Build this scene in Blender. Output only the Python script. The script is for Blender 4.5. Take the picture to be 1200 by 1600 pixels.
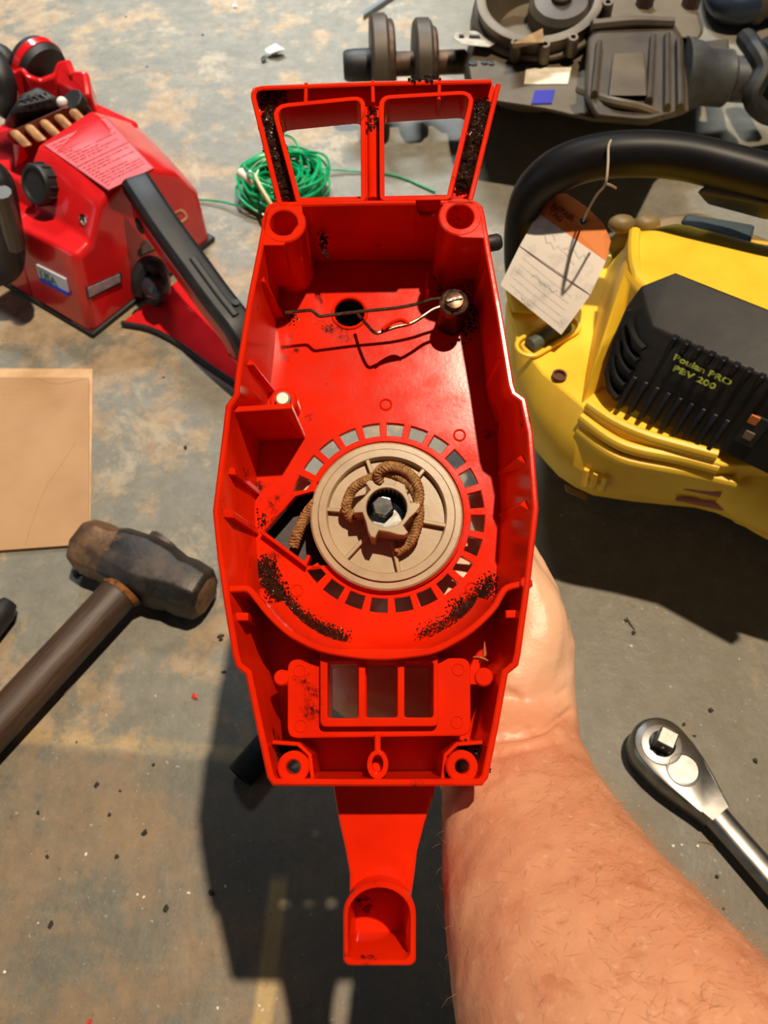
import bpy, bmesh, math, random
from mathutils import Vector, Matrix, noise
random.seed(7)
for o in list(bpy.data.objects): bpy.data.objects.remove(o)
scene = bpy.context.scene
col = scene.collection
V = Vector
# ------------------------------------------------------------------ camera
TH = math.radians(33.0); CAM_H = 0.60; F = 1300.0
FW = V((0, math.sin(TH), -math.cos(TH))); UP = V((0, math.cos(TH), math.sin(TH))); RT = V((1, 0, 0))
CAM = V((0, 0, CAM_H))
cd = bpy.data.cameras.new('camera'); cam = bpy.data.objects.new('camera', cd); col.objects.link(cam)
cam.location = CAM; cam.rotation_euler = (TH, 0, 0)
cd.sensor_width = 36; cd.sensor_fit = 'AUTO'; cd.lens = 36 * F / 1600
cd.clip_start = 0.01; cd.clip_end = 60
cd.dof.use_dof = True; cd.dof.focus_distance = 0.335; cd.dof.aperture_fstop = 20
scene.camera = cam
# ------------------------------------------------------------------ light
w = bpy.data.worlds.new('garage_daylight'); scene.world = w; w.use_nodes = True
bg = w.node_tree.nodes['Background']; bg.inputs[0].default_value = (0.58, 0.78, 1.0, 1); bg.inputs[1].default_value = 0.036
LDIR = V((0.173, 0.115, 1.0))
l2 = bpy.data.lights.new('far_floor_fill', 'AREA'); l2.energy = 14; l2.color = (0.86, 0.94, 1.0); l2.shape = 'RECTANGLE'; l2.size = 1.2; l2.size_y = 0.2; l2.spread = math.radians(46)  # added cool fill, no such lamp seen; brightens the far floor
far_fill = bpy.data.objects.new('far_floor_fill', l2); col.objects.link(far_fill); far_fill.location = (-0.3, 2.6, 2.5)
far_fill.rotation_euler = (V((0.0, 1.55, 0)) - far_fill.location).to_track_quat('-Z', 'Y').to_euler()
ld = bpy.data.lights.new('ceiling_lamp', 'POINT'); ld.energy = 740; ld.color = (1.0, 0.825, 0.61); ld.shadow_soft_size = 0.045
lamp = bpy.data.objects.new('ceiling_lamp', ld); col.objects.link(lamp); lamp.location = V((0, 0.18, 0.3)) + LDIR * 3.6
dd = bpy.data.lights.new('garage_door_daylight', 'AREA'); dd.energy = 6; dd.color = (0.86, 0.94, 1.0); dd.shape = 'RECTANGLE'; dd.size = 2.2; dd.size_y = 1.8; dd.spread = math.radians(140)
door = bpy.data.objects.new('garage_door_daylight', dd); col.objects.link(door); door.location = (-3.0, -0.6, 1.0)
door.rotation_euler = (V((-0.3, 0.7, 0.1)) - door.location).to_track_quat('-Z', 'Y').to_euler()
vs = scene.view_settings; vs.view_transform = 'Standard'; vs.look = 'None'; vs.gamma = 1; vs.exposure = 0.0; vs.use_curve_mapping = False

# ------------------------------------------------------------------ measuring helpers
def ray(px, py): return FW + RT * ((px - 600) / F) + UP * ((800 - py) / F)
def W(px, py, z=0.0):
    r = ray(px, py); return CAM + r * ((z - CAM_H) / r.z)
def CD(px, py, d): return CAM + ray(px, py) * d
def on_plane(px, py, p, n):
    r = ray(px, py); return CAM + r * ((p - CAM).dot(n) / r.dot(n))
AL = math.radians(14); DIST = 0.32
HX = RT.copy(); HY = UP * math.cos(AL) + FW * math.sin(AL); HZ = HX.cross(HY); HO = CAM + FW * DIST
HM = Matrix(((HX.x, HY.x, HZ.x, HO.x), (HX.y, HY.y, HZ.y, HO.y), (HX.z, HY.z, HZ.z, HO.z), (0, 0, 0, 1)))
def P(px, py, e=0.0):
    q = on_plane(px, py, HO - HZ * e, HZ) - HO
    return V((q.dot(HX), q.dot(HY), -e))
def P2(px, py, e=0.0):
    q = P(px, py, e); return (q.x, q.y)
def HW(l): return HM @ l

# ------------------------------------------------------------------ mesh helpers
class MB:
    def __init__(s): s.v = []; s.f = []
    def add(s, vs, fs):
        o = len(s.v); s.v += [V(p) for p in vs]; s.f += [[i + o for i in f] for f in fs]
    def loft(s, rings, cap0=True, cap1=True, closed=True):
        n = len(rings[0]); o = len(s.v)
        for r in rings: s.v += [V(p) for p in r]
        for k in range(len(rings) - 1):
            for i in range(n if closed else n - 1):
                j = (i + 1) % n
                s.f.append([o + k*n + i, o + k*n + j, o + (k+1)*n + j, o + (k+1)*n + i])
        if cap0: s.f.append([o + i for i in range(n)][::-1])
        if cap1: s.f.append([o + (len(rings)-1)*n + i for i in range(n)])
    def tube(s, path, r, n=10, closed=False, sx=1.0, up=None):
        path = [V(p) for p in path]; m = len(path)
        rr = r if isinstance(r, (list, tuple)) else [r] * m
        rings = []; prev = None
        for k, p in enumerate(path):
            if closed: t = path[(k+1) % m] - path[k-1]
            else: t = path[min(k+1, m-1)] - path[max(k-1, 0)]
            t = t.normalized()
            if prev is None:
                u = V(up) if up is not None else (V((0, 0, 1)) if abs(t.z) < 0.9 else V((1, 0, 0)))
            else: u = prev
            u = (u - t * u.dot(t))
            if u.length < 1e-6: u = t.orthogonal()
            u.normalize(); prev = u; b = t.cross(u)
            rings.append([p + (u * math.cos(a) + b * math.sin(a) * sx) * rr[k] for a in [2*math.pi*i/n for i in range(n)]])
        if closed: s.loft(rings + [rings[0]], False, False)
        else: s.loft(rings)
    def lathe(s, prof, c, ax, n=32, cap0=True, cap1=True):
        ax = V(ax).normalized(); u = ax.orthogonal().normalized(); b = ax.cross(u); c = V(c)
        s.loft([[c + ax*z + (u*math.cos(2*math.pi*i/n) + b*math.sin(2*math.pi*i/n))*r for i in range(n)] for r, z in prof], cap0, cap1)
    def prism(s, poly, z0, z1):
        s.loft([[(x, y, z0) for x, y in poly], [(x, y, z1) for x, y in poly]])
    def ribbon(s, pts, z0, z1, th, closed=False):
        L = offset(pts, th/2, closed); R = offset(pts, -th/2, closed); c = min(0.0005, th*0.25)
        L2 = offset(pts, th/2 - c, closed); R2 = offset(pts, -th/2 + c, closed)
        rings = []
        for i in range(len(pts)):
            rings.append([(*L[i], z0), (*L[i], z1 - c), (*L2[i], z1), (*R2[i], z1), (*R[i], z1 - c), (*R[i], z0)])
        if closed: rings.append(rings[0])
        s.loft(rings, not closed, not closed)
    def hull(s, pts):
        bm = bmesh.new()
        for p in pts: bm.verts.new(V(p))
        r = bmesh.ops.convex_hull(bm, input=bm.verts)
        bmesh.ops.delete(bm, geom=[e for e in r['geom_interior'] if isinstance(e, bmesh.types.BMVert)], context='VERTS')
        bmesh.ops.dissolve_limit(bm, angle_limit=0.03, verts=bm.verts, edges=bm.edges)
        bm.verts.index_update()
        s.add([v.co.copy() for v in bm.verts], [[v.index for v in f.verts] for f in bm.faces]); bm.free()
    def box(s, c, ex, ey, ez):
        c = V(c); ex = V(ex); ey = V(ey); ez = V(ez)
        vs = [c + ex*i + ey*j + ez*k for k in (-1, 1) for j in (-1, 1) for i in (-1, 1)]
        s.add(vs, [[0,2,3,1],[4,5,7,6],[0,1,5,4],[2,6,7,3],[0,4,6,2],[1,3,7,5]])
    def ball(s, c, r, n=10, m=6, sq=(1,1,1)):
        c = V(c); rings = []
        for k in range(1, m):
            a = math.pi*k/m
            rings.append([c + V((r*math.sin(a)*math.cos(2*math.pi*i/n)*sq[0], r*math.sin(a)*math.sin(2*math.pi*i/n)*sq[1], r*math.cos(a)*sq[2])) for i in range(n)])
        s.loft(rings)
    def speck(s, p, r, nrm, flat=0.5):
        nrm = V(nrm).normalized(); u = nrm.orthogonal().normalized(); b = nrm.cross(u); a0 = random.uniform(0, 6.3)
        ring = []
        for i in range(5):
            a = a0 + 1.2566*i; q = r*random.uniform(0.6, 1.25)
            ring.append(V(p) + (u*math.cos(a) + b*math.sin(a))*q)
        o = len(s.v); s.v += ring + [V(p) + nrm*r*flat*random.uniform(0.6, 1.2), V(p) - nrm*r*0.3]
        for i in range(5):
            j = (i+1) % 5; s.f.append([o+i, o+j, o+5]); s.f.append([o+j, o+i, o+6])
    def build(s, name, mat, parent=None, world=False, smooth=35, bevel=0, seg=2, fix=True):
        me = bpy.data.meshes.new(name); vs_ = s.v
        if world and parent is not None:
            inv = root_matrix(parent).inverted(); vs_ = [inv @ p for p in s.v]
        me.from_pydata([tuple(p) for p in vs_], [], s.f); me.update()
        if fix:
            bm = bmesh.new(); bm.from_mesh(me); bmesh.ops.recalc_face_normals(bm, faces=bm.faces); bm.to_mesh(me); bm.free()
        return finish(name, me, mat, parent, smooth, bevel, seg)
def root_matrix(o):
    m = o.matrix_basis.copy(); p = o.parent
    while p: m = p.matrix_basis @ m; p = p.parent
    return m
def finish(name, me, mat, parent, smooth=35, bevel=0, seg=2):
    me.materials.clear(); me.materials.append(mat)
    if smooth:
        me.polygons.foreach_set('use_smooth', [True]*len(me.polygons)); me.set_sharp_from_angle(angle=math.radians(smooth))
    o = bpy.data.objects.new(name, me); col.objects.link(o)
    if parent is not None: o.parent = parent
    if bevel:
        b = o.modifiers.new('edge', 'BEVEL'); b.width = bevel; b.segments = seg; b.limit_method = 'ANGLE'; b.angle_limit = math.radians(30); b.harden_normals = False
    return o
def area2(p): return sum(p[i-1][0]*p[i][1] - p[i][0]*p[i-1][1] for i in range(len(p)))/2
def offset(pts, d, closed=True):
    n = len(pts); out = []
    for i in range(n):
        p = V((pts[i][0], pts[i][1]))
        a = V((pts[i-1][0], pts[i-1][1])) if (closed or i > 0) else None
        b = V((pts[(i+1) % n][0], pts[(i+1) % n][1])) if (closed or i < n-1) else None
        def nr(q):
            q = q.normalized(); return V((-q.y, q.x))
        if a is None: m = nr(b - p)
        elif b is None: m = nr(p - a)
        else:
            n1 = nr(p - a); n2 = nr(b - p); m = (n1 + n2).normalized(); m = m / max(0.45, m.dot(n1))
        out.append((p.x + m.x*d, p.y + m.y*d))
    return out
def resample(pts, n, closed=True):
    pts = [V(p) for p in pts]; q = pts + [pts[0]] if closed else pts
    L = [0]
    for i in range(1, len(q)): L.append(L[-1] + (q[i] - q[i-1]).length)
    out = []; k = 0; tot = L[-1]
    for i in range(n):
        t = tot*i/(n if closed else n-1)
        while k < len(L)-2 and L[k+1] < t: k += 1
        f = (t - L[k])/max(1e-9, L[k+1]-L[k]); out.append(q[k].lerp(q[k+1], min(1, f)))
    return out
def smooth_path(pts, n, closed=False):
    pts = [V(p) for p in pts]; m = len(pts); out = []
    segs = m if closed else m-1
    for s_ in range(segs):
        p1 = pts[s_]; p2 = pts[(s_+1) % m]
        p0 = pts[s_-1] if (closed or s_ > 0) else p1*2 - p2
        p3 = pts[(s_+2) % m] if (closed or s_ < m-2) else p2*2 - p1
        for i in range(n):
            t = i/n
            out.append(0.5*((2*p1) + (p2-p0)*t + (2*p0-5*p1+4*p2-p3)*t*t + (3*p1-p0-3*p2+p3)*t*t*t))
    if not closed: out.append(pts[-1])
    return out
def roundpoly(pts, r, n=4):
    out = []; m = len(pts)
    for i in range(m):
        p = V(pts[i][:2]); a = V(pts[i-1][:2]); b = V(pts[(i+1) % m][:2])
        rr = r[i] if isinstance(r, (list, tuple)) else r
        da = min(rr, (a-p).length*0.48); db = min(rr, (b-p).length*0.48)
        s_ = p + (a-p).normalized()*da; e = p + (b-p).normalized()*db
        for k in range(n+1):
            t = k/n; q = s_*(1-t)**2 + p*2*t*(1-t) + e*t*t; out.append((q.x, q.y))
    return out
def circ(c, r, n=24, a0=0): return [(c[0] + r*math.cos(a0 + 2*math.pi*i/n), c[1] + r*math.sin(a0 + 2*math.pi*i/n)) for i in range(n)]
def plate(name, outer, holes, z0, z1, mat, parent, bevel=0.0004, smooth=35, local=None):
    cu = bpy.data.curves.new(name, 'CURVE'); cu.dimensions = '2D'; cu.fill_mode = 'BOTH'
    for poly in [outer] + holes:
        sp = cu.splines.new('POLY'); sp.points.add(len(poly)-1); sp.use_cyclic_u = True
        for p, q in zip(sp.points, poly): p.co = (q[0], q[1], 0, 1)
    cu.extrude = max(1e-5, (z1-z0)/2 - bevel); cu.bevel_depth = bevel; cu.bevel_resolution = 1; cu.offset = -bevel
    t = bpy.data.objects.new(name, cu); col.objects.link(t); bpy.context.view_layer.update()
    me = bpy.data.meshes.new_from_object(t.evaluated_get(bpy.context.evaluated_depsgraph_get()))
    bpy.data.objects.remove(t); bpy.data.curves.remove(cu)
    M = Matrix.Translation((0, 0, (z0+z1)/2))
    if local is not None: M = local @ M
    me.transform(M); me.name = name
    return finish(name, me, mat, parent, smooth)
def text_mesh(name, body, size, mat, parent, M, bold=0.0, extrude=0.0001, align='LEFT', world=True, shear=0.0):
    cu = bpy.data.curves.new(name, 'FONT'); cu.body = body; cu.size = size; cu.extrude = extrude; cu.offset = bold; cu.align_x = align; cu.shear = shear; cu.resolution_u = 3
    t = bpy.data.objects.new(name, cu); col.objects.link(t); bpy.context.view_layer.update()
    me = bpy.data.meshes.new_from_object(t.evaluated_get(bpy.context.evaluated_depsgraph_get()))
    bpy.data.objects.remove(t); bpy.data.curves.remove(cu)
    me.transform((root_matrix(parent).inverted() @ M) if world else M); me.name = name
    return finish(name, me, mat, parent, 0)
def frame(o, x, z):
    x = V(x).normalized(); z = V(z); z = (z - x*z.dot(x)).normalized(); y = z.cross(x); o = V(o)
    return Matrix(((x.x, y.x, z.x, o.x), (x.y, y.y, z.y, o.y), (x.z, y.z, z.z, o.z), (0, 0, 0, 1)))
def tag(o, label, cat, group=None, kind=None):
    o['label'] = label; o['category'] = cat
    if group: o['group'] = group
    if kind: o['kind'] = kind
    return o
def thing(name, label, cat, M=None, group=None):
    o = bpy.data.objects.new(name, None); col.objects.link(o); o.empty_display_size = 0.02
    if M is not None: o.matrix_basis = M
    return tag(o, label, cat, group)

# ------------------------------------------------------------------ materials
def lin(c):
    return tuple(((x/255)/12.92 if x/255 <= 0.04045 else ((x/255+0.055)/1.055)**2.4) for x in c) + (1,)
class NT:
    def __init__(s, name):
        s.m = bpy.data.materials.new(name); s.m.use_nodes = True; s.t = s.m.node_tree; s.b = s.t.nodes['Principled BSDF']
        s.tc = s.t.nodes.new('ShaderNodeTexCoord')
    def n(s, t): return s.t.nodes.new(t)
    def l(s, a, b): s.t.links.new(a, b)
    def noise(s, scale, detail=4, rough=0.55, vec=None, dist=0.0):
        x = s.n('ShaderNodeTexNoise'); x.inputs['Scale'].default_value = scale; x.inputs['Detail'].default_value = detail
        x.inputs['Roughness'].default_value = rough; x.inputs['Distortion'].default_value = dist
        s.l(vec or s.tc.outputs['Object'], x.inputs['Vector']); return x.outputs['Fac']
    def ramp(s, fac, a, b, ca=(0,0,0,1), cb=(1,1,1,1)):
        r = s.n('ShaderNodeValToRGB'); e = r.color_ramp.elements; e[0].position = a; e[1].position = b; e[0].color = ca; e[1].color = cb
        s.l(fac, r.inputs['Fac']); return r.outputs['Color']
    def mix(s, fac, a, b, mode='MIX'):
        m = s.n('ShaderNodeMix'); m.data_type = 'RGBA'; m.blend_type = mode
        for sock, val in ((m.inputs['Factor'], fac), (m.inputs['A'], a), (m.inputs['B'], b)):
            if isinstance(val, (int, float)): sock.default_value = val
            elif isinstance(val, tuple): sock.default_value = val
            else: s.l(val, sock)
        return m.outputs['Result']
    def math(s, op, a, b=0.0, clamp=False):
        m = s.n('ShaderNodeMath'); m.operation = op; m.use_clamp = clamp
        for sock, val in ((m.inputs[0], a), (m.inputs[1], b)):
            if isinstance(val, (int, float)): sock.default_value = val
            else: s.l(val, sock)
        return m.outputs[0]
    def bump(s, h, strength, dist=0.001):
        b = s.n('ShaderNodeBump'); b.inputs['Strength'].default_value = strength; b.inputs['Distance'].default_value = dist
        s.l(h, b.inputs['Height']); s.l(b.outputs['Normal'], s.b.inputs['Normal'])
    def set(s, **k):
        for kk, vv in k.items():
            sk = s.b.inputs[kk.replace('_', ' ')]
            if isinstance(vv, (int, float, tuple)): sk.default_value = vv
            else: s.l(vv, sk)
        return s.m
def mat(name, c, c2=None, scale=40, lo=0.4, hi=0.65, rough=0.45, metal=0.0, bump=0.0, bscale=200, bdist=0.0005, spec=0.5, coat=0.0, detail=5):
    t = NT(name); c = lin(c)
    base = c if c2 is None else t.mix(t.ramp(t.noise(scale, detail), lo, hi), c, lin(c2))
    t.set(Base_Color=base, Roughness=rough, Metallic=metal)
    t.b.inputs['Specular IOR Level'].default_value = spec; t.b.inputs['Coat Weight'].default_value = coat
    if bump: t.bump(t.noise(bscale, 3), bump, bdist)
    return t.m
def red_oily():
    t = NT('oily_red_plastic'); c1 = lin((224, 39, 6)); c2 = lin((206, 30, 4))
    base = t.mix(t.ramp(t.noise(45, 4), 0.35, 0.7), c1, c2)
    grime = t.math('MULTIPLY', t.ramp(t.noise(38, 6, 0.62), 0.625, 0.68), t.ramp(t.noise(420, 4, 0.7), 0.42, 0.56))
    fine = t.ramp(t.noise(900, 2, 0.5), 0.76, 0.79)
    g = t.math('MAXIMUM', grime, fine)
    base = t.mix(g, base, lin((38, 16, 10)))
    t.set(Base_Color=base, Roughness=t.ramp(t.noise(90, 5), 0.3, 0.75, (0.13,)*3+(1,), (0.22,)*3+(1,)))
    t.b.inputs['Specular IOR Level'].default_value = 0.18
    t.bump(t.noise(500, 3), 0.035, 0.0005); return t.m
M_RED = red_oily()
M_GRIME = mat('oily_black_grime', (22, 13, 8), (48, 26, 12), 400, rough=0.16, bump=0.5, bscale=900, spec=0.7)
M_DRY = mat('dry_black_grime', (30, 18, 12), (62, 34, 18), 500, rough=0.5)
M_BEIGE = mat('beige_pulley_plastic', (176, 150, 116), (160, 134, 100), 60, rough=0.3, bump=0.08)
M_ROPE = mat('tan_braided_rope', (178, 132, 78), (120, 78, 36), 500, 0.35, 0.65, rough=0.75, bump=0.5, bscale=1500)
M_STEEL = mat('bright_steel', (200, 198, 190), (150, 148, 140), 300, rough=0.2, metal=1.0)
M_WIRE = mat('dull_steel_wire', (120, 104, 88), (64, 44, 30), 300, rough=0.35, metal=0.8)
M_RUSTY = mat('oily_rusty_steel', (98, 62, 38), (50, 30, 18), 300, rough=0.3, metal=0.6)
M_BLACK = mat('black_rubber', (26, 26, 28), (38, 37, 36), 80, rough=0.55, bump=0.1)
M_BLACKP = mat('satin_black_plastic', (26, 27, 31), (36, 36, 38), 60, rough=0.45, bump=0.1, spec=.3)
M_CHIP = mat('wood_chip', (214, 120, 70), (170, 84, 40), 500, rough=0.8)

# ------------------------------------------------------------------ floor
def floor_material():
    t = NT('worn_painted_concrete'); sep = t.n('ShaderNodeSeparateXYZ'); t.l(t.tc.outputs['Object'], sep.inputs[0])
    X, Y = sep.outputs[0], sep.outputs[1]
    n1 = t.noise(4.0, 10, 0.68); n2 = t.noise(13, 10, 0.72); n3 = t.noise(55, 8, 0.68); n4 = t.noise(180, 4, 0.6)
    grey = t.mix(t.ramp(n2, 0.35, 0.68), lin((122, 120, 110)), lin((148, 144, 131)))
    grey = t.mix(t.ramp(n3, 0.3, 0.75), grey, lin((112, 110, 98)))
    # paint worn to tan concrete, mostly on the left side of the bay
    left = t.math('SUBTRACT', 0.16, t.math('MULTIPLY', X, 0.32))
    wear = t.math('ADD', t.math('ADD', t.math('MULTIPLY', n1, 0.45), t.math('MULTIPLY', n2, 0.55)), t.math('MULTIPLY', left, 0.5))
    wmask = t.ramp(wear, 0.615, 0.655)
    tan = t.mix(t.ramp(n3, 0.35, 0.7), lin((170, 150, 122)), lin((138, 118, 94)))
    c = t.mix(wmask, grey, tan)
    # paler bare patches
    pale = t.ramp(t.noise(7.5, 10, 0.74, dist=0.4), 0.56, 0.62)
    c = t.mix(t.math('MULTIPLY', pale, 0.6), c, lin((180, 165, 140)))
    # darker paint nearer the viewer to a joint, deepened to imitate weaker light there
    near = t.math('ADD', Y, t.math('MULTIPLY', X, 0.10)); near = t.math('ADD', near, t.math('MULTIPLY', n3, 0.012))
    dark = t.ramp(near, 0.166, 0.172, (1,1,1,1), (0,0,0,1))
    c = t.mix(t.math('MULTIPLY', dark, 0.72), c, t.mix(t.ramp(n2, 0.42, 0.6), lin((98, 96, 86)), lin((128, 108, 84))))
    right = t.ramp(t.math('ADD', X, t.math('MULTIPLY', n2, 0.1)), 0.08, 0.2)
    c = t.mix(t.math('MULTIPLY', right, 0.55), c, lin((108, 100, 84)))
    # yellow-tan stripe along the joint and another running toward the viewer
    d1 = t.math('ABSOLUTE', t.math('SUBTRACT', near, 0.176)); s1 = t.ramp(t.math('ADD', d1, t.math('MULTIPLY', t.math('SUBTRACT', n2, 0.5), 0.02)), 0.003, 0.007, (1,1,1,1), (0,0,0,1))
    s1 = t.math('MULTIPLY', s1, t.ramp(X, -0.10, -0.08, (1,1,1,1), (0,0,0,1)))
    xx = t.math('SUBTRACT', t.math('ADD', X, 0.0735), t.math('MULTIPLY', t.math('SUBTRACT', Y, 0.04), 0.06))
    s2 = t.ramp(t.math('ADD', t.math('ABSOLUTE', xx), t.math('MULTIPLY', t.math('SUBTRACT', n3, 0.5), 0.003)), 0.0045, 0.0055, (1,1,1,1), (0,0,0,1))
    s2 = t.math('MULTIPLY', s2, t.ramp(Y, 0.094, 0.10, (1,1,1,1), (0,0,0,1)))
    c = t.mix(t.math('MULTIPLY', t.math('MAXIMUM', t.math('MULTIPLY', s1, t.ramp(n2, 0.4, 0.6)), s2), 0.65), c, lin((202, 172, 112)))
    # fine mottling of the worn paint
    m1 = t.ramp(t.noise(30, 12, 0.78), 0.40, 0.60); m2 = t.ramp(t.noise(85, 8, 0.75), 0.42, 0.6)
    c = t.mix(t.math('MULTIPLY', m1, 0.30), c, t.mix(1.0, c, (0.58, 0.56, 0.52, 1), 'MULTIPLY'))
    c = t.mix(t.math('MULTIPLY', m2, 0.28), c, t.mix(1.0, c, (1.38, 1.36, 1.32, 1), 'MULTIPLY'))
    # dark oil spots; pale grit specks, painted in for the wet floor's glints
    c = t.mix(t.math('MULTIPLY', t.ramp(t.noise(32, 6, 0.7), 0.66, 0.74), 0.55), c, lin((66, 58, 48)))
    c = t.mix(t.math('MULTIPLY', t.ramp(n4, 0.62, 0.74), 0.5), c, lin((80, 70, 56)))
    c = t.mix(t.math('MULTIPLY', t.ramp(t.noise(260, 3, 0.6), 0.66, 0.74), 0.6), c, lin((206, 196, 176)))
    t.set(Base_Color=c, Roughness=t.ramp(n2, 0.3, 0.7, (0.42,)*3+(1,), (0.7,)*3+(1,)))
    t.bump(t.math('ADD', n4, t.math('MULTIPLY', n3, 1.5)), 0.35, 0.0012); return t.m
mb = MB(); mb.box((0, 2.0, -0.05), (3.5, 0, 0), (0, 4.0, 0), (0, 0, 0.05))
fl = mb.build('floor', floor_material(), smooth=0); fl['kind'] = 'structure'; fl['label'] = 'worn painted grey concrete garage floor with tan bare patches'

# ================================================================== RED HOUSING
d = 0.042
hs = thing('starter_housing', 'open red plastic saw starter housing held in the hand', 'saw housing', HM.copy())
pairs = [(429,315,452,408),(418,319,446,411),(413,330,443,416),(403,383,437,455),(387,462,431,520),(367,586,422,612),(365,615,418,630),(352,633,408,650),(348,670,406,680),
 (332,798,398,800),(339,869,402,870),(350,945,408,945),(363,1024,416,1020),(368,1042,421,1036),(383,1054,428,1048),(400,1135,440,1125),(417,1215,455,1195),(426,1228,462,1204),(590,1229,590,1205),
 (753,1228,720,1204),(763,1216,727,1195),(780,1132,745,1125),(794,1053,755,1048),(810,1040,764,1036),(814,1022,768,1020),(820,978,774,945),(829,913,778,870),(842,794,782,800),(833,675,776,680),(822,622,772,650),
 (807,611,764,630),(803,599,760,612),(785,489,750,520),(767,391,742,455),(758,336,738,416),(754,321,734,411),(743,313,726,408),(690,311,683,407)]
zs = [0.0]*len(pairs)
for x, z in ((688.5,0),(686,-.005),(682,-.0075),(675,-.009),(664,-.009),(657,-.0075),(652,-.005),(649.5,0)):
    pairs.append((x,311,x-6,407)); zs.append(z)
pairs.append((560,312,562,407)); zs.append(0)
rim = [P2(a, b) for a, b, _, _ in pairs]; base = [P2(c, e, d) for _, _, c, e in pairs]
sg = 1 if area2(rim) > 0 else -1         # offset() positive = left of travel = inside when ccw
TW = 0.0024
def ring(p2, z): return [(x, y, zz + z) for (x, y), zz in zip(p2, zs)]
bo = offset(base, -sg*0.0022)
mb = MB()
mb.loft([[(x, y, -d-0.003) for x, y in bo], ring(rim, -0.0007), ring(offset(rim, sg*0.0007), 0), ring(offset(rim, sg*(TW-0.0006)), 0), ring(offset(rim, sg*TW), -0.0006), [(x, y, -d) for x, y in base]], False, False)
mb.build('shell_wall', M_RED, hs)
# centre of the fan opening
PC = V(P2(605, 805, d)); SC = (P(705, 805, d).x - P(605, 805, d).x)/100
def pol(r, a): return (PC.x + r*SC*math.cos(math.radians(a)), PC.y + r*SC*math.sin(math.radians(a)))
slots = []
angs = [10+15*k for k in range(24)]
for a in angs:
    if 166 < a % 360 < 214: continue
    h = 5.2
    if a % 360 == 160: slots.append([pol(153, a-h), pol(153, a), pol(153, a+h), pol(134, a+2), pol(131, a-h)]); continue
    slots.append([pol(131, a-h)] + [pol(152.5, a-h+2*h*k/3) for k in range(4)] + [pol(131, a+h), pol(131, a)])
hole = [pol(118, a) for a in range(222, 222+301, 6)]
chan = [P2(488, 768, d), P2(462, 775, d), P2(411, 834, d), P2(430, 852, d), P2(478, 884, d)]
hole = hole + chan
keyh = circ(P2(546, 489, d), 27*SC, 24)
win = [P2(505, 1035, d), P2(685, 1035, d), P2(685, 1125, d), P2(505, 1125, d)]
bh1 = circ(P2(464, 1190, d), 13*SC, 16); bh2 = circ(P2(716, 1190, d), 13*SC, 16)
plate('back_plate', offset(base, -sg*0.001), slots + [hole, keyh, win, bh1, bh2], -d-0.003, -d, M_RED, hs, 0.0003)
# pulley well (closed cup behind the opening) and its ring
mb = MB(); ho = offset(hole, -0.0012 if area2(hole) > 0 else 0.0012)
mb.loft([[(x, y, -d-0.0005) for x, y in ho], [(x, y, -d-0.014) for x, y in ho]], False, True); mb.build('pulley_well', M_DRY, hs)
mb = MB(); mb.ribbon([pol(120.5, a) for a in range(226, 226+290, 6)], -d-0.006, -d+0.0022, 3*SC*1.2); mb.build('vent_ring', M_RED, hs)
mb = MB(); mb.ribbon([P2(411, 834, d), P2(478, 884, d), P2(484, 870, d)], -d-0.004, -d+0.004, 0.0016); mb.build('rope_guide', M_RED, hs)
mb = MB(); mb.ribbon([P2(409, 832, d), P2(460, 774, d)], -d-0.004, -d+0.001, 0.0016); mb.build('rope_guide', M_RED, hs)
# raised moulding circles
for p in ((464, 922), (737, 919), (718, 680), (603, 632)):
    mb = MB(); mb.tube([(*q, -d) for q in circ(P2(*p, d), 9*SC, 20)], 0.0005, 6, True); mb.build('moulding_mark', M_RED, hs)
# cable grommet
mb = MB(); c = P2(546, 489, d); mb.tube([(*q, -d) for q in circ(c, 28*SC, 28)], 0.0009, 8, True); mb.build('grommet_rim', M_RED, hs)
mb = MB(); mb.lathe([(27*SC*1.02, -0.001), (27*SC*1.02, -0.02), (0.001, -0.021)], (*c, -d), (0,0,1), 28, False, True); mb.build('grommet', M_BLACK, hs)
# volute wall
arc = [(352,921),(372,920),(388,921),(402,937),(418,957),(440,979),(462,995),(500,1013),(545,1022),(595,1026),(645,1022),(683,1014),(727,990),(752,970),(772,949),(783,930),(793,918),(818,912),(832,911)]
ap = [P2(x, y, 0.002) for x, y in arc]
mb = MB(); mb.ribbon([tuple(p)[:2] for p in smooth_path([V((x, y, 0)) for x, y in ap], 3)], -d-0.001, -0.002, 0.0024); mb.build('volute_wall', M_RED, hs)
mb = MB(); mb.lathe([(0.0024, -d), (0.0024, -0.0012), (0.0019, -0.0006)], P(823, 910, 0), (0,0,1), 14); mb.build('alignment_pin', M_RED, hs)
# sloped foot of the volute wall
mb = MB(); sp = [V((x, y, 0)) for x, y in ap[3:16]]; sp = smooth_path(sp, 3); cc = V((PC.x, PC.y, 0))
mb.loft([[(p.x, p.y, -0.012) for p in sp], [((cc + (p-cc)*0.965).x, (cc + (p-cc)*0.965).y, -0.026) for p in sp], [((cc + (p-cc)*0.9).x, (cc + (p-cc)*0.9).y, -0.037) for p in sp], [((cc + (p-cc)*0.82).x, (cc + (p-cc)*0.82).y, -d-0.0005) for p in sp]], False, False, False)
mb.build('volute_fillet', M_RED, hs, smooth=60)
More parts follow.
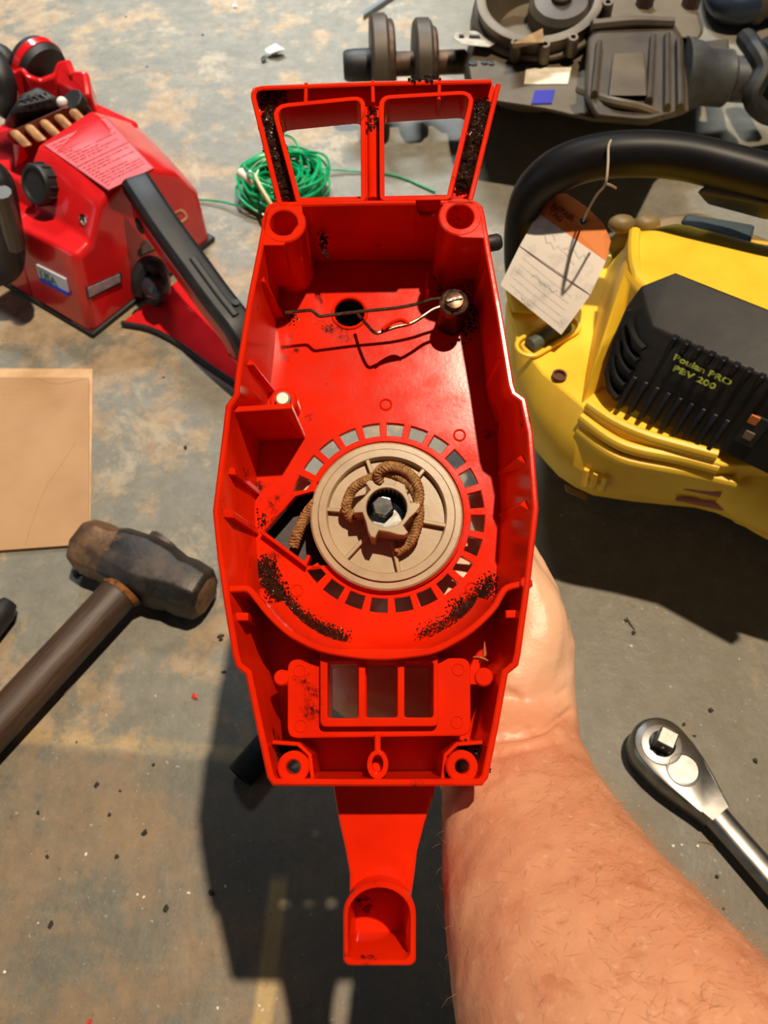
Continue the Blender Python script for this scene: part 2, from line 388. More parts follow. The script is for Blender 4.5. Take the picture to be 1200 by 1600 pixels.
# corner bosses
def boss(name, px, py, ro, ri, z1, e=0.0, deep=True, z0=-d):
    c = P2(px, py, e); s = (P(px+50, py, e).x - P(px, py, e).x)/50
    mb = MB(); R = ro*s; r = ri*s
    mb.lathe([(R*1.04, z0), (R, z1-0.0006), (R-0.0006, z1), (r+0.0005, z1), (r, z1-0.0006), (r, z1-0.03 if deep else z0-0.004)], (*c, 0), (0,0,1), 28, False, deep); return mb.build(name, M_RED, hs)
boss('corner_boss', 443, 348, 35, 22, 0.0); boss('corner_boss', 719, 338, 34, 21.5, 0.0)
# webs filling the corner between boss and wall
def web(pts, z1, z0=-d, name='corner_web'):
    mb = MB(); mb.prism([P2(x, y, -z1) for x, y in pts], z0, z1); return mb.build(name, M_RED, hs, bevel=0.0006)
plate('corner_web', [P2(*p) for p in ((416,322),(428,315),(470,314),(473,330),(470,348),(443,383),(420,383),(404,383))], [circ(P2(443,348), 23.5*SC*0.9, 20)], -0.034, -0.0002, M_RED, hs)
plate('corner_web', [P2(*p) for p in ((692,313),(742,313),(752,320),(764,372),(722,371),(700,362),(692,345))], [circ(P2(719,338), 23*SC*0.9, 20)], -0.034, -0.0002, M_RED, hs)
# wall ribs
def wall_rib(a, b, e0=0.004):
    # a rim pixel at the wall, b pixel at the plate
    p = P(*a, e0); q = P(*b, d); th = 0.0016; mb = MB()
    ends = [V((p.x, p.y, -e0)), V((p.x, p.y, -d)), V((q.x, q.y, -d)), V((p.x + (q.x-p.x)*0.45, p.y + (q.y-p.y)*0.45, -e0-.004))]
    t = V((q.x-p.x, q.y-p.y, 0)); nn = V((-t.y, t.x, 0)).normalized()*th
    mb.loft([[v + nn for v in ends], [v - nn for v in ends]]); mb.build('wall_rib', M_RED, hs, bevel=0.0004)
for a, b in (((399,432),(443,492)),((378,566),(427,606)),((350,735),(405,768)),((345,802),(404,830)),((767,418),(742,470)),((790,556),(760,600)),((826,722),(780,735)),((832,795),(782,800))):
    wall_rib(a, b)
for x, y in ((372, 964), (806, 960)):
    mb = MB(); mb.prism([P2(x-16, y-7, 0.006), P2(x+16, y-7, 0.006), P2(x+16, y+6, 0.006), P2(x-16, y+6, 0.006)], -0.03, -0.006); mb.build('wall_stub', M_RED, hs, bevel=0.0005)
# standing baffle beside the left wall
a = P(362, 640, 0.005); b = P(456, 634, 0.005); b2 = P(477, 676, d); th = V((0, 0.0013, 0))
mb = MB(); pr = [V((a.x, a.y, -0.005)), V((a.x, a.y, -d)), V((b2.x, b.y, -d)), V((b.x, b.y, -0.005))]
mb.loft([[p + th for p in pr], [p - th for p in pr]]); mb.build('baffle', M_RED, hs, bevel=0.0005)
mb = MB(); mb.lathe([(0.0066, -d), (0.0062, -d+0.010), (0.0052, -d+0.011), (0.0036, -d+0.011), (0.0036, -d+0.006)], (*P2(447, 640, d), 0), (0,0,1), 20); mb.build('stud_boss', M_RED, hs)
mb = MB(); mb.lathe([(0.0034, -d), (0.0034, -d+0.013), (0.0026, -d+0.0138)], (*P2(447, 640, d), 0), (0,0,1), 16); mb.build('grey_stud', mat('grey_stud_metal', (190, 176, 166), rough=0.4, metal=0.5), hs)
# lower platform with triple window
PZ = -0.012
wins = [roundpoly([P2(*p, 0.012) for p in q], 0.0012) for q in (((512,1036),(559,1036),(559,1124),(512,1124)),((573,1036),(620,1036),(620,1123),(573,1123)),((632,1036),(677,1036),(677,1123),(632,1123)))]
po = roundpoly([P2(*p, 0.012) for p in ((449,1030),(735,1028),(736,1150),(449,1154))], 0.004)
plate('platform', po, wins, -d-0.002, PZ, M_RED, hs, 0.0007)
fo = roundpoly([P2(*p, 0.008) for p in ((500,1014),(684,1014),(686,1135),(500,1136))], 0.0025)
wins2 = [roundpoly([P2(*p, 0.008) for p in q], 0.0012) for q in (((512,1034),(560,1034),(560,1122),(512,1122)),((571,1034),(621,1034),(621,1121),(571,1121)),((632,1034),(677,1034),(677,1121),(632,1121)))]
plate('window_frame', fo, wins2, PZ-0.001, -0.008, M_RED, hs, 0.0005)
for x, y, r in ((440,1059,12),(756,1058,14)):
    mb = MB(); mb.lathe([(r*SC*.92, -d), (r*SC*.92, -0.0125), (r*SC*.92-0.0006, -0.0118)], (*P2(x, y, .012), 0), (0,0,1), 20); mb.build('platform_ear', M_RED, hs)
    mb = MB(); q = P(x + (14 if x < 600 else -14), y, .012); mb.box((q.x, q.y, -0.024), (0.004,0,0), (0,0.0028,0), (0,0,0.0112)); mb.build('ear_web', M_RED, hs, bevel=0.0004)
for x, y in ((468,1048),(716,1046),(714,1128),(470,1134)):
    mb = MB(); mb.tube([(*q, PZ) for q in circ(P2(x, y, .012), 8*SC, 18)], 0.0003, 6, True); mb.build('moulding_mark', M_RED, hs)
# lower bosses and the small key slot
boss('screw_boss', 458, 1199, 25, 11, -0.004, 0.004, False); boss('screw_boss', 722, 1198, 25, 11, -0.004, 0.004, False)
for x in (452, 728):
    s = 1 if x > 600 else -1
    web([(x+s*34, 1165), (x-s*34, 1170), (x-s*44, 1200), (x-s*40, 1217), (x+s*22, 1217)], -0.012, name='boss_web') if False else None
    mb = MB(); mb.ribbon([P2(x+s*26, 1160, .008), P2(x-s*14, 1163, .008), P2(x-s*32, 1180, .008), P2(x-s*36, 1216, .008)], -d, -0.008, 0.0014); mb.build('boss_web', M_RED, hs)
    mb = MB(); mb.prism([P2(x+s*28, 1162, .014), P2(x-s*14, 1165, .014), P2(x-s*31, 1182, .014), P2(x-s*34, 1216, .014), P2(x+s*20, 1216, .014)], -d, -0.014) if False else None
ks = [P2(590+17*math.cos(t), 1195-23*math.sin(t), .004) for t in [2*math.pi*i/24 for i in range(24)]]
ki = [P2(590+8.5*math.cos(t), 1194-14*math.sin(t), .004) for t in [2*math.pi*i/20 for i in range(20)]]
plate('key_slot', ks, [ki], -0.03, -0.004, M_RED, hs, 0.0005)
mb = MB(); mb.ball(P(590, 1198, 0.012), 0.0028); mb.build('key_pin', M_RED, hs)
mb = MB(); mb.ribbon([P2(590, 1148, .007), P2(590, 1176, .007)], -d, -0.007, 0.0022); mb.build('key_web', M_RED, hs)
# ------------------------------------------------ handle guard (top)
GZ = -0.015
go = roundpoly([P2(*p, .011) for p in ((389,138),(768,131),(776,141),(739,312),(432,318))], [0.004,0.0005,0.0005,0.002,0.002])
wl = [P2(*p) for p in ((432,169),(563,156),(564,309),(470,311))]; wr = [P2(*p) for p in ((600,155),(735,147),(698,305),(601,307))]
wl = roundpoly(wl, [0.005,0.003,0.0008,0.0008]); wr = roundpoly(wr, [0.003,0.005,0.0008,0.0008])
plate('guard_web', offset(go, 0.001 if area2(go) > 0 else -0.001), [offset(wl, -0.0008 if area2(wl) > 0 else 0.0008), offset(wr, -0.0008 if area2(wr) > 0 else 0.0008)], GZ, GZ+0.006, M_RED, hs, 0.0003)
def inner_ring(poly, th): return offset(poly, th if area2(poly) > 0 else -th)
def draft_wall(pts, ebot, th, name):
    t = [P2(*p) for p in pts]; b_ = [P2(*p, ebot) for p in pts]; c_ = .0005
    tl, tr, tl2, tr2 = offset(t, th/2, False), offset(t, -th/2, False), offset(t, th/2-c_, False), offset(t, -th/2+c_, False); bl, br = offset(b_, th/2, False), offset(b_, -th/2, False)
    mb = MB(); mb.loft([[(*bl[k], -ebot), (*tl[k], -c_), (*tl2[k], 0), (*tr2[k], 0), (*tr[k], -c_), (*br[k], -ebot)] for k in range(len(pts))]); mb.build(name, M_RED, hs)
draft_wall(((437,318),(396,152),(396.5,144),(401,138.5),(410,136.5),(580,130),(768,126.5)), -GZ, .0023, 'guard_outer_rim')
draft_wall(((779,131),(735,312)), -GZ, .0022, 'guard_outer_rim')
for wpoly in (wl, wr):
    plate('guard_window_rim', inner_ring(wpoly, -0.0022), [wpoly], GZ, 0, M_RED, hs, 0.0004)
for a, b in (((478,128),(477,160)),((582,124),(583,158)),((687,122),(686,154))):
    mb = MB(); mb.ribbon([P2(*a), P2(*b)], GZ+0.004, -0.0004, 0.0016); mb.build('guard_rib', M_RED, hs)
mb = MB(); mb.tube([(*P2(582, 170, .008), -0.008), (*P2(583, 312, .008), -0.008)], 0.0022, 10); mb.build('guard_spine', M_RED, hs)
# ------------------------------------------------ tail duct (bottom)
TZ = -0.024
tp = [(520,1222),(524,1250),(530,1285),(540,1330),(546,1365),(546,1400),(643,1400),(648,1365),(652,1330),(664,1285),(676,1250),(682,1222)]
plate('tail_neck', [P2(*p, .024) for p in tp], [], TZ-0.010, TZ, M_RED, hs, 0.001)
def dshape(x0, x1, y0, y1, e):
    cx = (x0+x1)/2; r = (x1-x0)/2; pts = [(cx - r*math.cos(t), y0 + r*0.88 - r*0.88*math.sin(t)) for t in [math.pi*i/14 for i in range(15)]]
    n = 4; rr = 12
    pts += [(x1 - rr + rr*math.cos(t), y1 - rr + rr*math.sin(t)) for t in [math.pi/2*i/n for i in range(n+1)]]
    pts += [(x0 + rr - rr*math.sin(t), y1 - rr + rr*math.cos(t)) for t in [math.pi/2*i/n for i in range(n+1)]]
    return [P2(x, y, e) for x, y in pts]
mb = MB(); Do = dshape(536, 650, 1378, 1510, .006); Di = dshape(545, 640, 1388, 1499, .006)
bo2 = offset(Do, 0.0012 if area2(Do) > 0 else -0.0012)
mb.loft([[(x, y, -0.04) for x, y in bo2], [(x, y, -0.0068) for x, y in Do], [(x, y, -0.006) for x, y in offset(Do, 0.0006 if area2(Do) > 0 else -0.0006)], [(x, y, -0.006) for x, y in offset(Di, -0.0004 if area2(Di) > 0 else 0.0004)], [(x, y, -0.0068) for x, y in Di], [(x, y, -0.0375) for x, y in offset(Di, 0.0015 if area2(Di) > 0 else -0.0015)]], True, True)
mb.build('tail_socket', M_RED, hs)
mb = MB(); mb.tube([P(762, 381, .03), P(778, 378, .03), P(783, 377, .03)], [0.0038, 0.0038, 0.0028], 14); mb.build('rubber_plug', M_BLACK, hs)
# ------------------------------------------------ pulley
PZF = -d + 0.004
e_p = -PZF; pc = P(604, 804, e_p); sp_ = (P(704, 804, e_p).x - pc.x)/100
R_ = 119.5*sp_
mb = MB()
prof = [(R_*0.90, PZF-0.010), (R_, PZF-0.009), (R_, PZF-0.0008), (R_-0.0008, PZF), (R_*0.905, PZF), (R_*0.895, PZF-0.0004), (R_*0.885, PZF+0.0012), (R_*0.79, PZF+0.0012), (R_*0.775, PZF+0.0006), (R_*0.765, PZF-0.0022), (R_*0.36, PZF-0.0022)]
mb.lathe(prof, (pc.x, pc.y, 0), (0,0,1), 72); pul = mb.build('pulley', M_BEIGE, hs, smooth=40)
for a in (109, 51, -11, -78, -132, 175):
    t = math.radians(a); u = V((math.cos(t), math.sin(t), 0)); n_ = V((-u.y, u.x, 0)); cpt = V((pc.x, pc.y, PZF-0.0008)) + u*R_*0.58
    mb = MB(); mb.box(cpt, u*R_*0.215, n_*0.0009, (0,0,0.0016)); mb.build('rib', M_BEIGE, pul, bevel=0.0004)
# ratchet hub
HZt = PZF + 0.0125; hc = V((pc.x, pc.y)); k6 = 6
def hubpoly(ro, ri):
    out = []
    for k in range(k6):
        a0 = math.radians(62 + 60*k)
        for da, r in ((0, ro), (8, ro*0.99), (10, ri), (34, ri*1.03), (50, ri*1.22)):
            t = a0 - math.radians(-da); out.append((hc.x + r*math.cos(t), hc.y + r*math.sin(t)))
    return out
s2 = sp_*0.96
plate('hub', hubpoly(53*s2, 39*s2), [circ(hc, 32*s2, 32)], PZF-0.0025, HZt, M_BEIGE, pul, 0.0004)
mb = MB(); mb.lathe([(32*s2, HZt-0.002), (32*s2, PZF-0.003), (0.0005, PZF-0.003)], (hc.x, hc.y, 0), (0,0,1), 28, False, True); mb.build('hub_bore', M_BLACK, pul)
mb = MB(); mb.lathe([(0.0072, PZF-0.003), (0.0072, PZF+0.0012), (0.0066, PZF+0.0018), (0.0026, PZF+0.0018)], (hc.x+0.0004, hc.y-0.0012, 0), (0,0,1), 28); mb.build('washer', M_STEEL, pul)
mb = MB(); mb.lathe([(0.0052, PZF+0.0016), (0.0052, PZF+0.0058), (0.0045, PZF+0.0064)], (hc.x, hc.y-0.001, 0), (0.05,-0.1,1), 6); mb.build('hex_bolt', M_STEEL, pul, smooth=0, bevel=0.0003)
# ropes: strands twisted round a path
def rope(name, path, r, parent, m=M_ROPE, strands=4, pitch=0.006):
    path = smooth_path(path, 14); mb = MB(); mb.tube(path, r*0.72, 8)
    L = [0]
    for i in range(1, len(path)): L.append(L[-1] + (path[i]-path[i-1]).length)
    for sgn in (1, -1):
        for k in range(strands):
            pts = []; prev = V((0,0,1))
            for i, p in enumerate(path):
                t = (path[min(i+1, len(path)-1)] - path[max(i-1, 0)]).normalized(); u = (prev - t*prev.dot(t)).normalized(); prev = u; b = t.cross(u)
                a = sgn*(2*math.pi*L[i]/pitch) + 2*math.pi*k/strands
                wv = 1 + 0.10*math.sin(a*2 + sgn)
                pts.append(p + (u*math.cos(a) + b*math.sin(a))*r*0.72*wv)
            mb.tube(pts, r*0.36, 5)
    return mb.build(name, m, parent, smooth=80)
def PR(px, py, z): return P(px, py, -z)
zb = PZF + 0.002; rr = 0.0021
rope('rope', [PR(552,812,zb+.000),PR(541,795,zb+.003),PR(548,770,zb+.005),PR(562,756,zb+.007),PR(585,745,zb+.009),PR(600,738,zb+.011),PR(625,746,zb+.010),PR(648,768,zb+.008),PR(655,800,zb+.006),PR(650,830,zb+.003),PR(638,850,zb+.001),PR(620,862,zb)], rr, pul, pitch=0.0055)
rope('rope_knot', [PR(592,752,zb+.010),PR(592,738,zb+.013),PR(606,729,zb+.015),PR(628,733,zb+.013),PR(648,750,zb+.011),PR(655,775,zb+.009),PR(648,800,zb+.008)], rr, pul, pitch=0.0055)
rope('rope', [P(493,786,d-.002),P(478,805,d+.001),P(466,832,d+.003),P(459,853,d+.006)], 0.0023, pul, pitch=0.0055)
# ------------------------------------------------ throttle wire, clip, screw
we = d - 0.018
mb = MB(); mb.tube(smooth_path([P(445,489,we),P(483,485,we),P(491,488,we),P(499,494,we),P(512,493,we),P(560,487,we),P(620,481,we),P(655,474,we),P(674,468,we),P(690,466,we+.001)], 5), 0.00078, 8); mb.build('throttle_wire', M_WIRE, hs)
mb = MB(); mb.tube(smooth_path([P(560,492,we+.008),P(572,506,we+.003),P(586,520,we),P(600,517,we),P(618,511,we),P(640,506,we),P(658,496,we),P(676,484,we),P(692,478,we)], 5), 0.00078, 8); mb.build('throttle_wire', M_WIRE, hs)
mb = MB(); mb.tube(smooth_path([P(598,515,we-.002),P(612,504,we-.002),P(628,500,we-.001),P(640,508,we)], 5), 0.0009, 8); mb.build('wire_clip', M_RED, hs)
sc = P(709, 474, we)
mb = MB(); mb.lathe([(0.0066, -d), (0.006, -we-0.002)], (sc.x, sc.y, 0), (0,0,1), 20); mb.build('screw_post', M_DRY, hs)
mb = MB()
for k in range(3): mb.tube([(sc.x + 0.0056*math.cos(t), sc.y + 0.0056*math.sin(t), -we-0.0025 + 0.0016*k) for t in [2*math.pi*i/24 for i in range(24)]], 0.0009, 7, True)
mb.build('wire_coil', M_WIRE, hs)
mb = MB(); mb.lathe([(0.0048, -we-0.003), (0.0048, -we+0.002), (0.0040, -we+0.0032), (0.0012, -we+0.0036)], (sc.x, sc.y, 0), (0,0,1), 20); scr = mb.build('screw_head', M_RUSTY, hs)
mb = MB(); mb.box((sc.x, sc.y, -we+0.0036), (0.0034,0.0009,0), (-0.0002,0.0006,0), (0,0,0.0006)); mb.build('screw_slot', M_GRIME, scr)
mb = MB(); mb.ribbon([P2(668,437,d-.006), P2(668,462,d-.006)], -d, -d+0.012, 0.0014); mb.build('wire_stop', M_RED, hs)
# ------------------------------------------------ grime
def scatter(mb, pts, n, sig, r, z, nrm=(0,0,1), zj=0.0):
    for _ in range(n):
        i = random.randrange(len(pts)-1); t = random.random(); a = V(pts[i]); b = V(pts[i+1]); p = a.lerp(b, t)
        g = sig*(1 if random.random() < 0.7 else 2.0)
        cl = lambda q: max(-2.2*sig, min(2.2*sig, q))
        mb.speck((p.x + cl(random.gauss(0, g)), p.y + cl(random.gauss(0, g)), (p.z if len(a) > 2 else z) + random.uniform(0, zj)), r*random.uniform(0.4, 1.3), nrm)
def PL(pts, e, lift=0.0):
    return [P(x, y, e) + V((0,0,lift)) for x, y in pts]
mb = MB()
for pts, n, sg_ in (([(414,880),(420,905),(440,935)], 1500, .0018), ([(440,935),(470,962),(505,985),(540,998)], 1300, .0013), ([(715,955),(745,938),(768,905)], 900, .0018), ([(660,990),(700,970),(730,955)], 350, .0014),
                   ([(410,800),(412,830)], 60, .001)):
    scatter(mb, PL(pts, d - (0.004 if pts[0][0] in (440,660,715) else 0.0), 0.0), n, sg_, 0.00042, 0, zj=0.0006)
g1 = mb.build('grime', M_GRIME, hs, smooth=0, fix=False); g1['kind'] = 'stuff'
mb = MB()
scatter(mb, PL([(418,180),(426,215),(438,265),(447,305)], 0.0085), 700, .0017, 0.0013, 0, zj=0.0025)
scatter(mb, PL([(757,168),(750,195),(738,240),(724,295)], 0.0085), 900, .0016, 0.0013, 0, zj=0.003)
scatter(mb, PL([(412,160),(440,150)], 0.0085), 60, .002, 0.001, 0, zj=0.001); scatter(mb, PL([(640,126),(665,124),(690,123)], 0.0, 0.0), 25, .0006, 0.0009, 0, zj=0.0006)
scatter(mb, PL([(582,170),(583,200)], 0.006), 60, .001, 0.0009, 0)
g2 = mb.build('grime', M_GRIME, hs, smooth=0, fix=False); g2['kind'] = 'stuff'
mb = MB()
scatter(mb, PL([(700,455),(735,480),(728,520)], d), 220, .003, 0.0008, 0, zj=0.0006)
scatter(mb, PL([(500,330),(503,365),(505,395)], 0.02), 90, .0012, 0.0009, 0); scatter(mb, PL([(440,500),(455,492),(462,500)], d), 50, .0014, 0.0005, 0)
scatter(mb, PL([(735,1165),(748,1178),(757,1205)], 0.014), 60, .0015, 0.0007, 0); scatter(mb, PL([(432,1172),(428,1205)], 0.014), 50, .0015, 0.0007, 0)
scatter(mb, PL([(700,480),(712,474),(715,465)], we - 0.003), 30, .0012, 0.0006, 0)
g3 = mb.build('grime', M_GRIME, hs, smooth=0, fix=False); g3['kind'] = 'stuff'
for i, (x, y, x2, y2) in enumerate(((750,1035,757,1003),(742,1028,762,1032))):
    mb = MB(); a = P(x, y, .016); b = P(x2, y2, .012); mb.tube([a, a.lerp(b, .4) + V((.001,0,.001)), b], [.0016, .0021, .0006], 5, sx=0.4); o = mb.build('wood_chip', M_CHIP, smooth=0); o.matrix_basis = HM.copy()
    tag(o, ('orange wood splinter standing in the lower right pocket of the red housing', 'orange wood sliver lying across the lower right pocket of the red housing')[i], 'wood chip')

# ================================================================== PERSON (forearm and hand)
def skin_material():
    t = NT('skin'); n1 = t.noise(28, 5, 0.6); n2 = t.noise(95, 4, 0.6); n3 = t.noise(300, 3)
    c = t.mix(t.ramp(n1, 0.38, 0.66), lin((218, 156, 120)), lin((206, 134, 102)))
    c = t.mix(t.math('MULTIPLY', t.ramp(n2, 0.56, 0.68), 0.5), c, lin((184, 112, 76)))
    c = t.mix(t.math('MULTIPLY', t.ramp(n3, 0.6, 0.75), 0.35), c, lin((240, 196, 168)))
    sp_x = t.n('ShaderNodeSeparateXYZ'); t.l(t.tc.outputs['Object'], sp_x.inputs[0])
    palm = t.ramp(t.math('ADD', sp_x.outputs[1], t.math('MULTIPLY', n1, 0.02)), 0.128, 0.15)
    c = t.mix(t.math('MULTIPLY', palm, 0.75), c, lin((240, 196, 160)))
    t.set(Base_Color=c, Roughness=0.42); t.b.inputs['Subsurface Weight'].default_value = 0.12; t.b.inputs['Subsurface Radius'].default_value = (0.008, 0.003, 0.0015); t.b.inputs['Subsurface Scale'].default_value = 0.6
    t.bump(t.math('ADD', n3, t.noise(700, 3)), 0.25, 0.0006); return t.m
M_SKIN = skin_material()
def make_person():
    mb = MB()
    def sec(c, wv, hw, tk, tv, n=28):
        wv = V(wv).normalized(); tv = V(tv).normalized(); return [c + wv*hw*math.copysign(abs(math.cos(a))**0.9, math.cos(a)) + tv*tk*math.copysign(abs(math.sin(a))**0.9, math.sin(a)) for a in [2*math.pi*i/n for i in range(n)]]
    H3 = HM.to_3x3()
    # stations: pixel, depth below the housing rim or camera distance, half width, half thickness
    st = []
    def add(c, hw, tk): st.append((c, hw, tk))
    add(CD(1075, 1790, .235), .053, .047); add(CD(985, 1650, .255), .051, .045); add(CD(922, 1530, .275), .047, .041); add(CD(872, 1420, .297), .0415, .036); add(CD(836, 1320, .322), .0365, .031)
    add(CD(812, 1240, .345), .0325, .026); add(CD(797, 1170, .362), .0305, .0225); add(CD(784, 1110, .376), .034, .021); add(HW(P(768, 1040, .073)), .0395, .0185); add(HW(P(742, 965, .076)), .042, .0165); add(HW(P(715, 905, .079)), .041, .014); add(HW(P(690, 868, .08)), .036, .010)
    rings = []
    for i, (c, hw, tk) in enumerate(st):
        t = (st[min(i+1, len(st)-1)][0] - st[max(i-1, 0)][0]).normalized()
        wv = t.cross(HZ).normalized(); tv = wv.cross(t)
        rings.append(sec(c, wv, hw, tk, tv))
    mb.loft(rings)
    def chain(pts, rs):
        pts = [HW(P(*p)) for p in pts]; pth = smooth_path(pts, 4); rad = []
        for i in range(len(pth)):
            f = i/4; k = min(int(f), len(rs)-2); rad.append(rs[k] + (rs[k+1]-rs[k])*(f-k))
        # rounded tip
        e = pth[-1]; dv = (pth[-1]-pth[-2]).normalized(); r = rad[-1]
        pth += [e + dv*r*0.5, e + dv*r*0.85, e + dv*r]; rad += [r*0.87, r*0.53, r*0.1]
        mb.tube(pth, rad, 14)
    chain([(735,1120,.074),(690,1105,.074),(625,1085,.074),(560,1070,.074),(535,1040,.076)], [.020,.020,.0185,.016,.013])
    # thumb: leaves the radial side of the palm and lies along the back of the right wall
    chain([(795,1075,.072),(826,1010,.070),(832,960,.069),(812,905,.068),(784,840,.066),(755,790,.063)], [.020,.018,.0155,.0115,.010,.0085])
    chain([(735,910,.083),(700,858,.083),(612,822,.082),(532,795,.078),(466,768,.066)], [.013,.0115,.0105,.0092,.0078])
    chain([(700,920,.084),(668,894,.084),(574,872,.083),(490,852,.078),(428,836,.066)], [.013,.0115,.0105,.0092,.0078])
    chain([(685,950,.084),(640,938,.084),(552,926,.083),(474,915,.077),(418,906,.065)], [.0125,.011,.010,.0088,.0074])
    chain([(680,1000,.083),(622,990,.083),(548,986,.081),(484,980,.074),(442,975,.064)], [.012,.0098,.0088,.0078,.0066])
    me = bpy.data.meshes.new('person'); me.from_pydata([tuple(p) for p in mb.v], [], mb.f)
    bm = bmesh.new(); bm.from_mesh(me); bmesh.ops.recalc_face_normals(bm, faces=bm.faces); bm.to_mesh(me); bm.free()
    o = bpy.data.objects.new('person_tmp', me); col.objects.link(o)
    r = o.modifiers.new('r', 'REMESH'); r.mode = 'VOXEL'; r.voxel_size = 0.0013
    s = o.modifiers.new('s', 'SMOOTH'); s.factor = 0.5; s.iterations = 18
    bpy.context.view_layer.update(); dg = bpy.context.evaluated_depsgraph_get()
    m2 = bpy.data.meshes.new_from_object(o.evaluated_get(dg)); bpy.data.objects.remove(o); m2.name = 'person'
    # wrist creases, tendons and the knuckle folds pressed into the surface
    cre = [([(775,1152),(815,1148),(850,1138),(890,1112)], .0024, 6), ([(770,1178),(820,1168),(860,1160),(895,1150)], .0013, 7), ([(800,1140),(840,1128),(880,1100)], .0005, 4), ([(850,1095),(868,1088),(884,1075)], .0006, 4), ([(690,1245),(730,1225),(780,1215)], .0005, 6)]
    cre = [([ (V(a), V(b)) for a, b in zip(q, q[1:])], dp, wd) for q, dp, wd in cre]
    cn = [(v.co.copy(), v.normal.copy()) for v in m2.vertices]; out = []
    for co, no in cn:
        rel = co - CAM; dep = rel.dot(FW)
        if no.dot(rel) > 0: out.extend(co); continue
        q = V((600 + F*rel.x/dep, 800 - F*rel.dot(UP)/dep)); dz = 0
        if q.y > 1020 and q.y < 1300:
            for segs, dp, wd in cre:
                best = 1e9
                for a, b in segs:
                    ab = b-a; t = max(0, min(1, (q-a).dot(ab)/ab.length_squared)); best = min(best, (q - a - ab*t).length)
                if best < wd*3: dz -= dp*math.exp(-(best/wd)**2)
        dz += 0.0007*noise.noise(co*55) + 0.0004*noise.noise(co*140)
        out.extend(co + no*dz)
    m2.vertices.foreach_set('co', out); m2.update()
    ob = finish('person', m2, M_SKIN, None, 180)
    tag(ob, 'bare freckled forearm and hand holding up the red housing from behind', 'person')
    # fine fair hairs on the forearm
    hm = MB(); m2.update(); cand = []
    for p in m2.polygons:
        rel = p.center - CAM; dep = rel.dot(FW); q = (600 + F*rel.x/dep, 800 - F*rel.dot(UP)/dep)
        if q[1] > 1175 and q[1] < 1640 and p.normal.dot(rel.normalized()) < 0.3: cand.append((p.center.copy(), p.normal.copy(), q))
    ax = (CD(836, 1320, .322) - CD(985, 1650, .255)).normalized()
    rnd = random.Random(3)
    for c, n, q in rnd.sample(cand, min(2000, len(cand))):
        dens = 0.35 + 0.65*(q[0] > 820 + (q[1]-1175)*0.35)
        if rnd.random() > dens: continue
        L = rnd.uniform(.003, .008); dirv = (-ax*0.2 + n*rnd.uniform(.25, .7) + V((rnd.gauss(.5, .35), rnd.gauss(0, .35), rnd.gauss(0, .2)))).normalized()
        tang = (dirv - n*dirv.dot(n)*0.6).normalized()
        hm.tube([c, c + dirv*L*0.5, c + dirv*L*0.5 + tang*L*0.5], [.00004, .000035, .000015], 3)
    h = hm.build('arm_hair', mat('fair_hair', (214, 164, 112), rough=0.5), ob, smooth=0, fix=False); h['kind'] = 'stuff'
    return ob
make_person()

# ================================================================== SLEDGE HAMMER
def hammer_steel():
    t = NT('worn_dark_steel'); sx = t.n('ShaderNodeSeparateXYZ'); t.l(t.tc.outputs['Object'], sx.inputs[0]); n1 = t.noise(60, 6, .65)
    c = t.mix(t.ramp(n1, .4, .68), lin((50, 48, 48)), lin((84, 74, 66)))
    rust = t.ramp(t.math('ADD', sx.outputs[0], t.math('MULTIPLY', t.noise(45, 6, .7), .05)), -.026, -.010, (1,1,1,1), (0,0,0,1))
    c = t.mix(t.math('MULTIPLY', rust, .8), c, t.mix(t.ramp(n1, .4, .6), lin((150, 112, 78)), lin((92, 68, 50))))
    t.set(Base_Color=c, Roughness=t.ramp(n1, .3, .7, (.34,)*3+(1,), (.55,)*3+(1,)), Metallic=.55); t.bump(t.noise(160, 5, .65), .4, .0008); return t.m
M_HAM = hammer_steel()
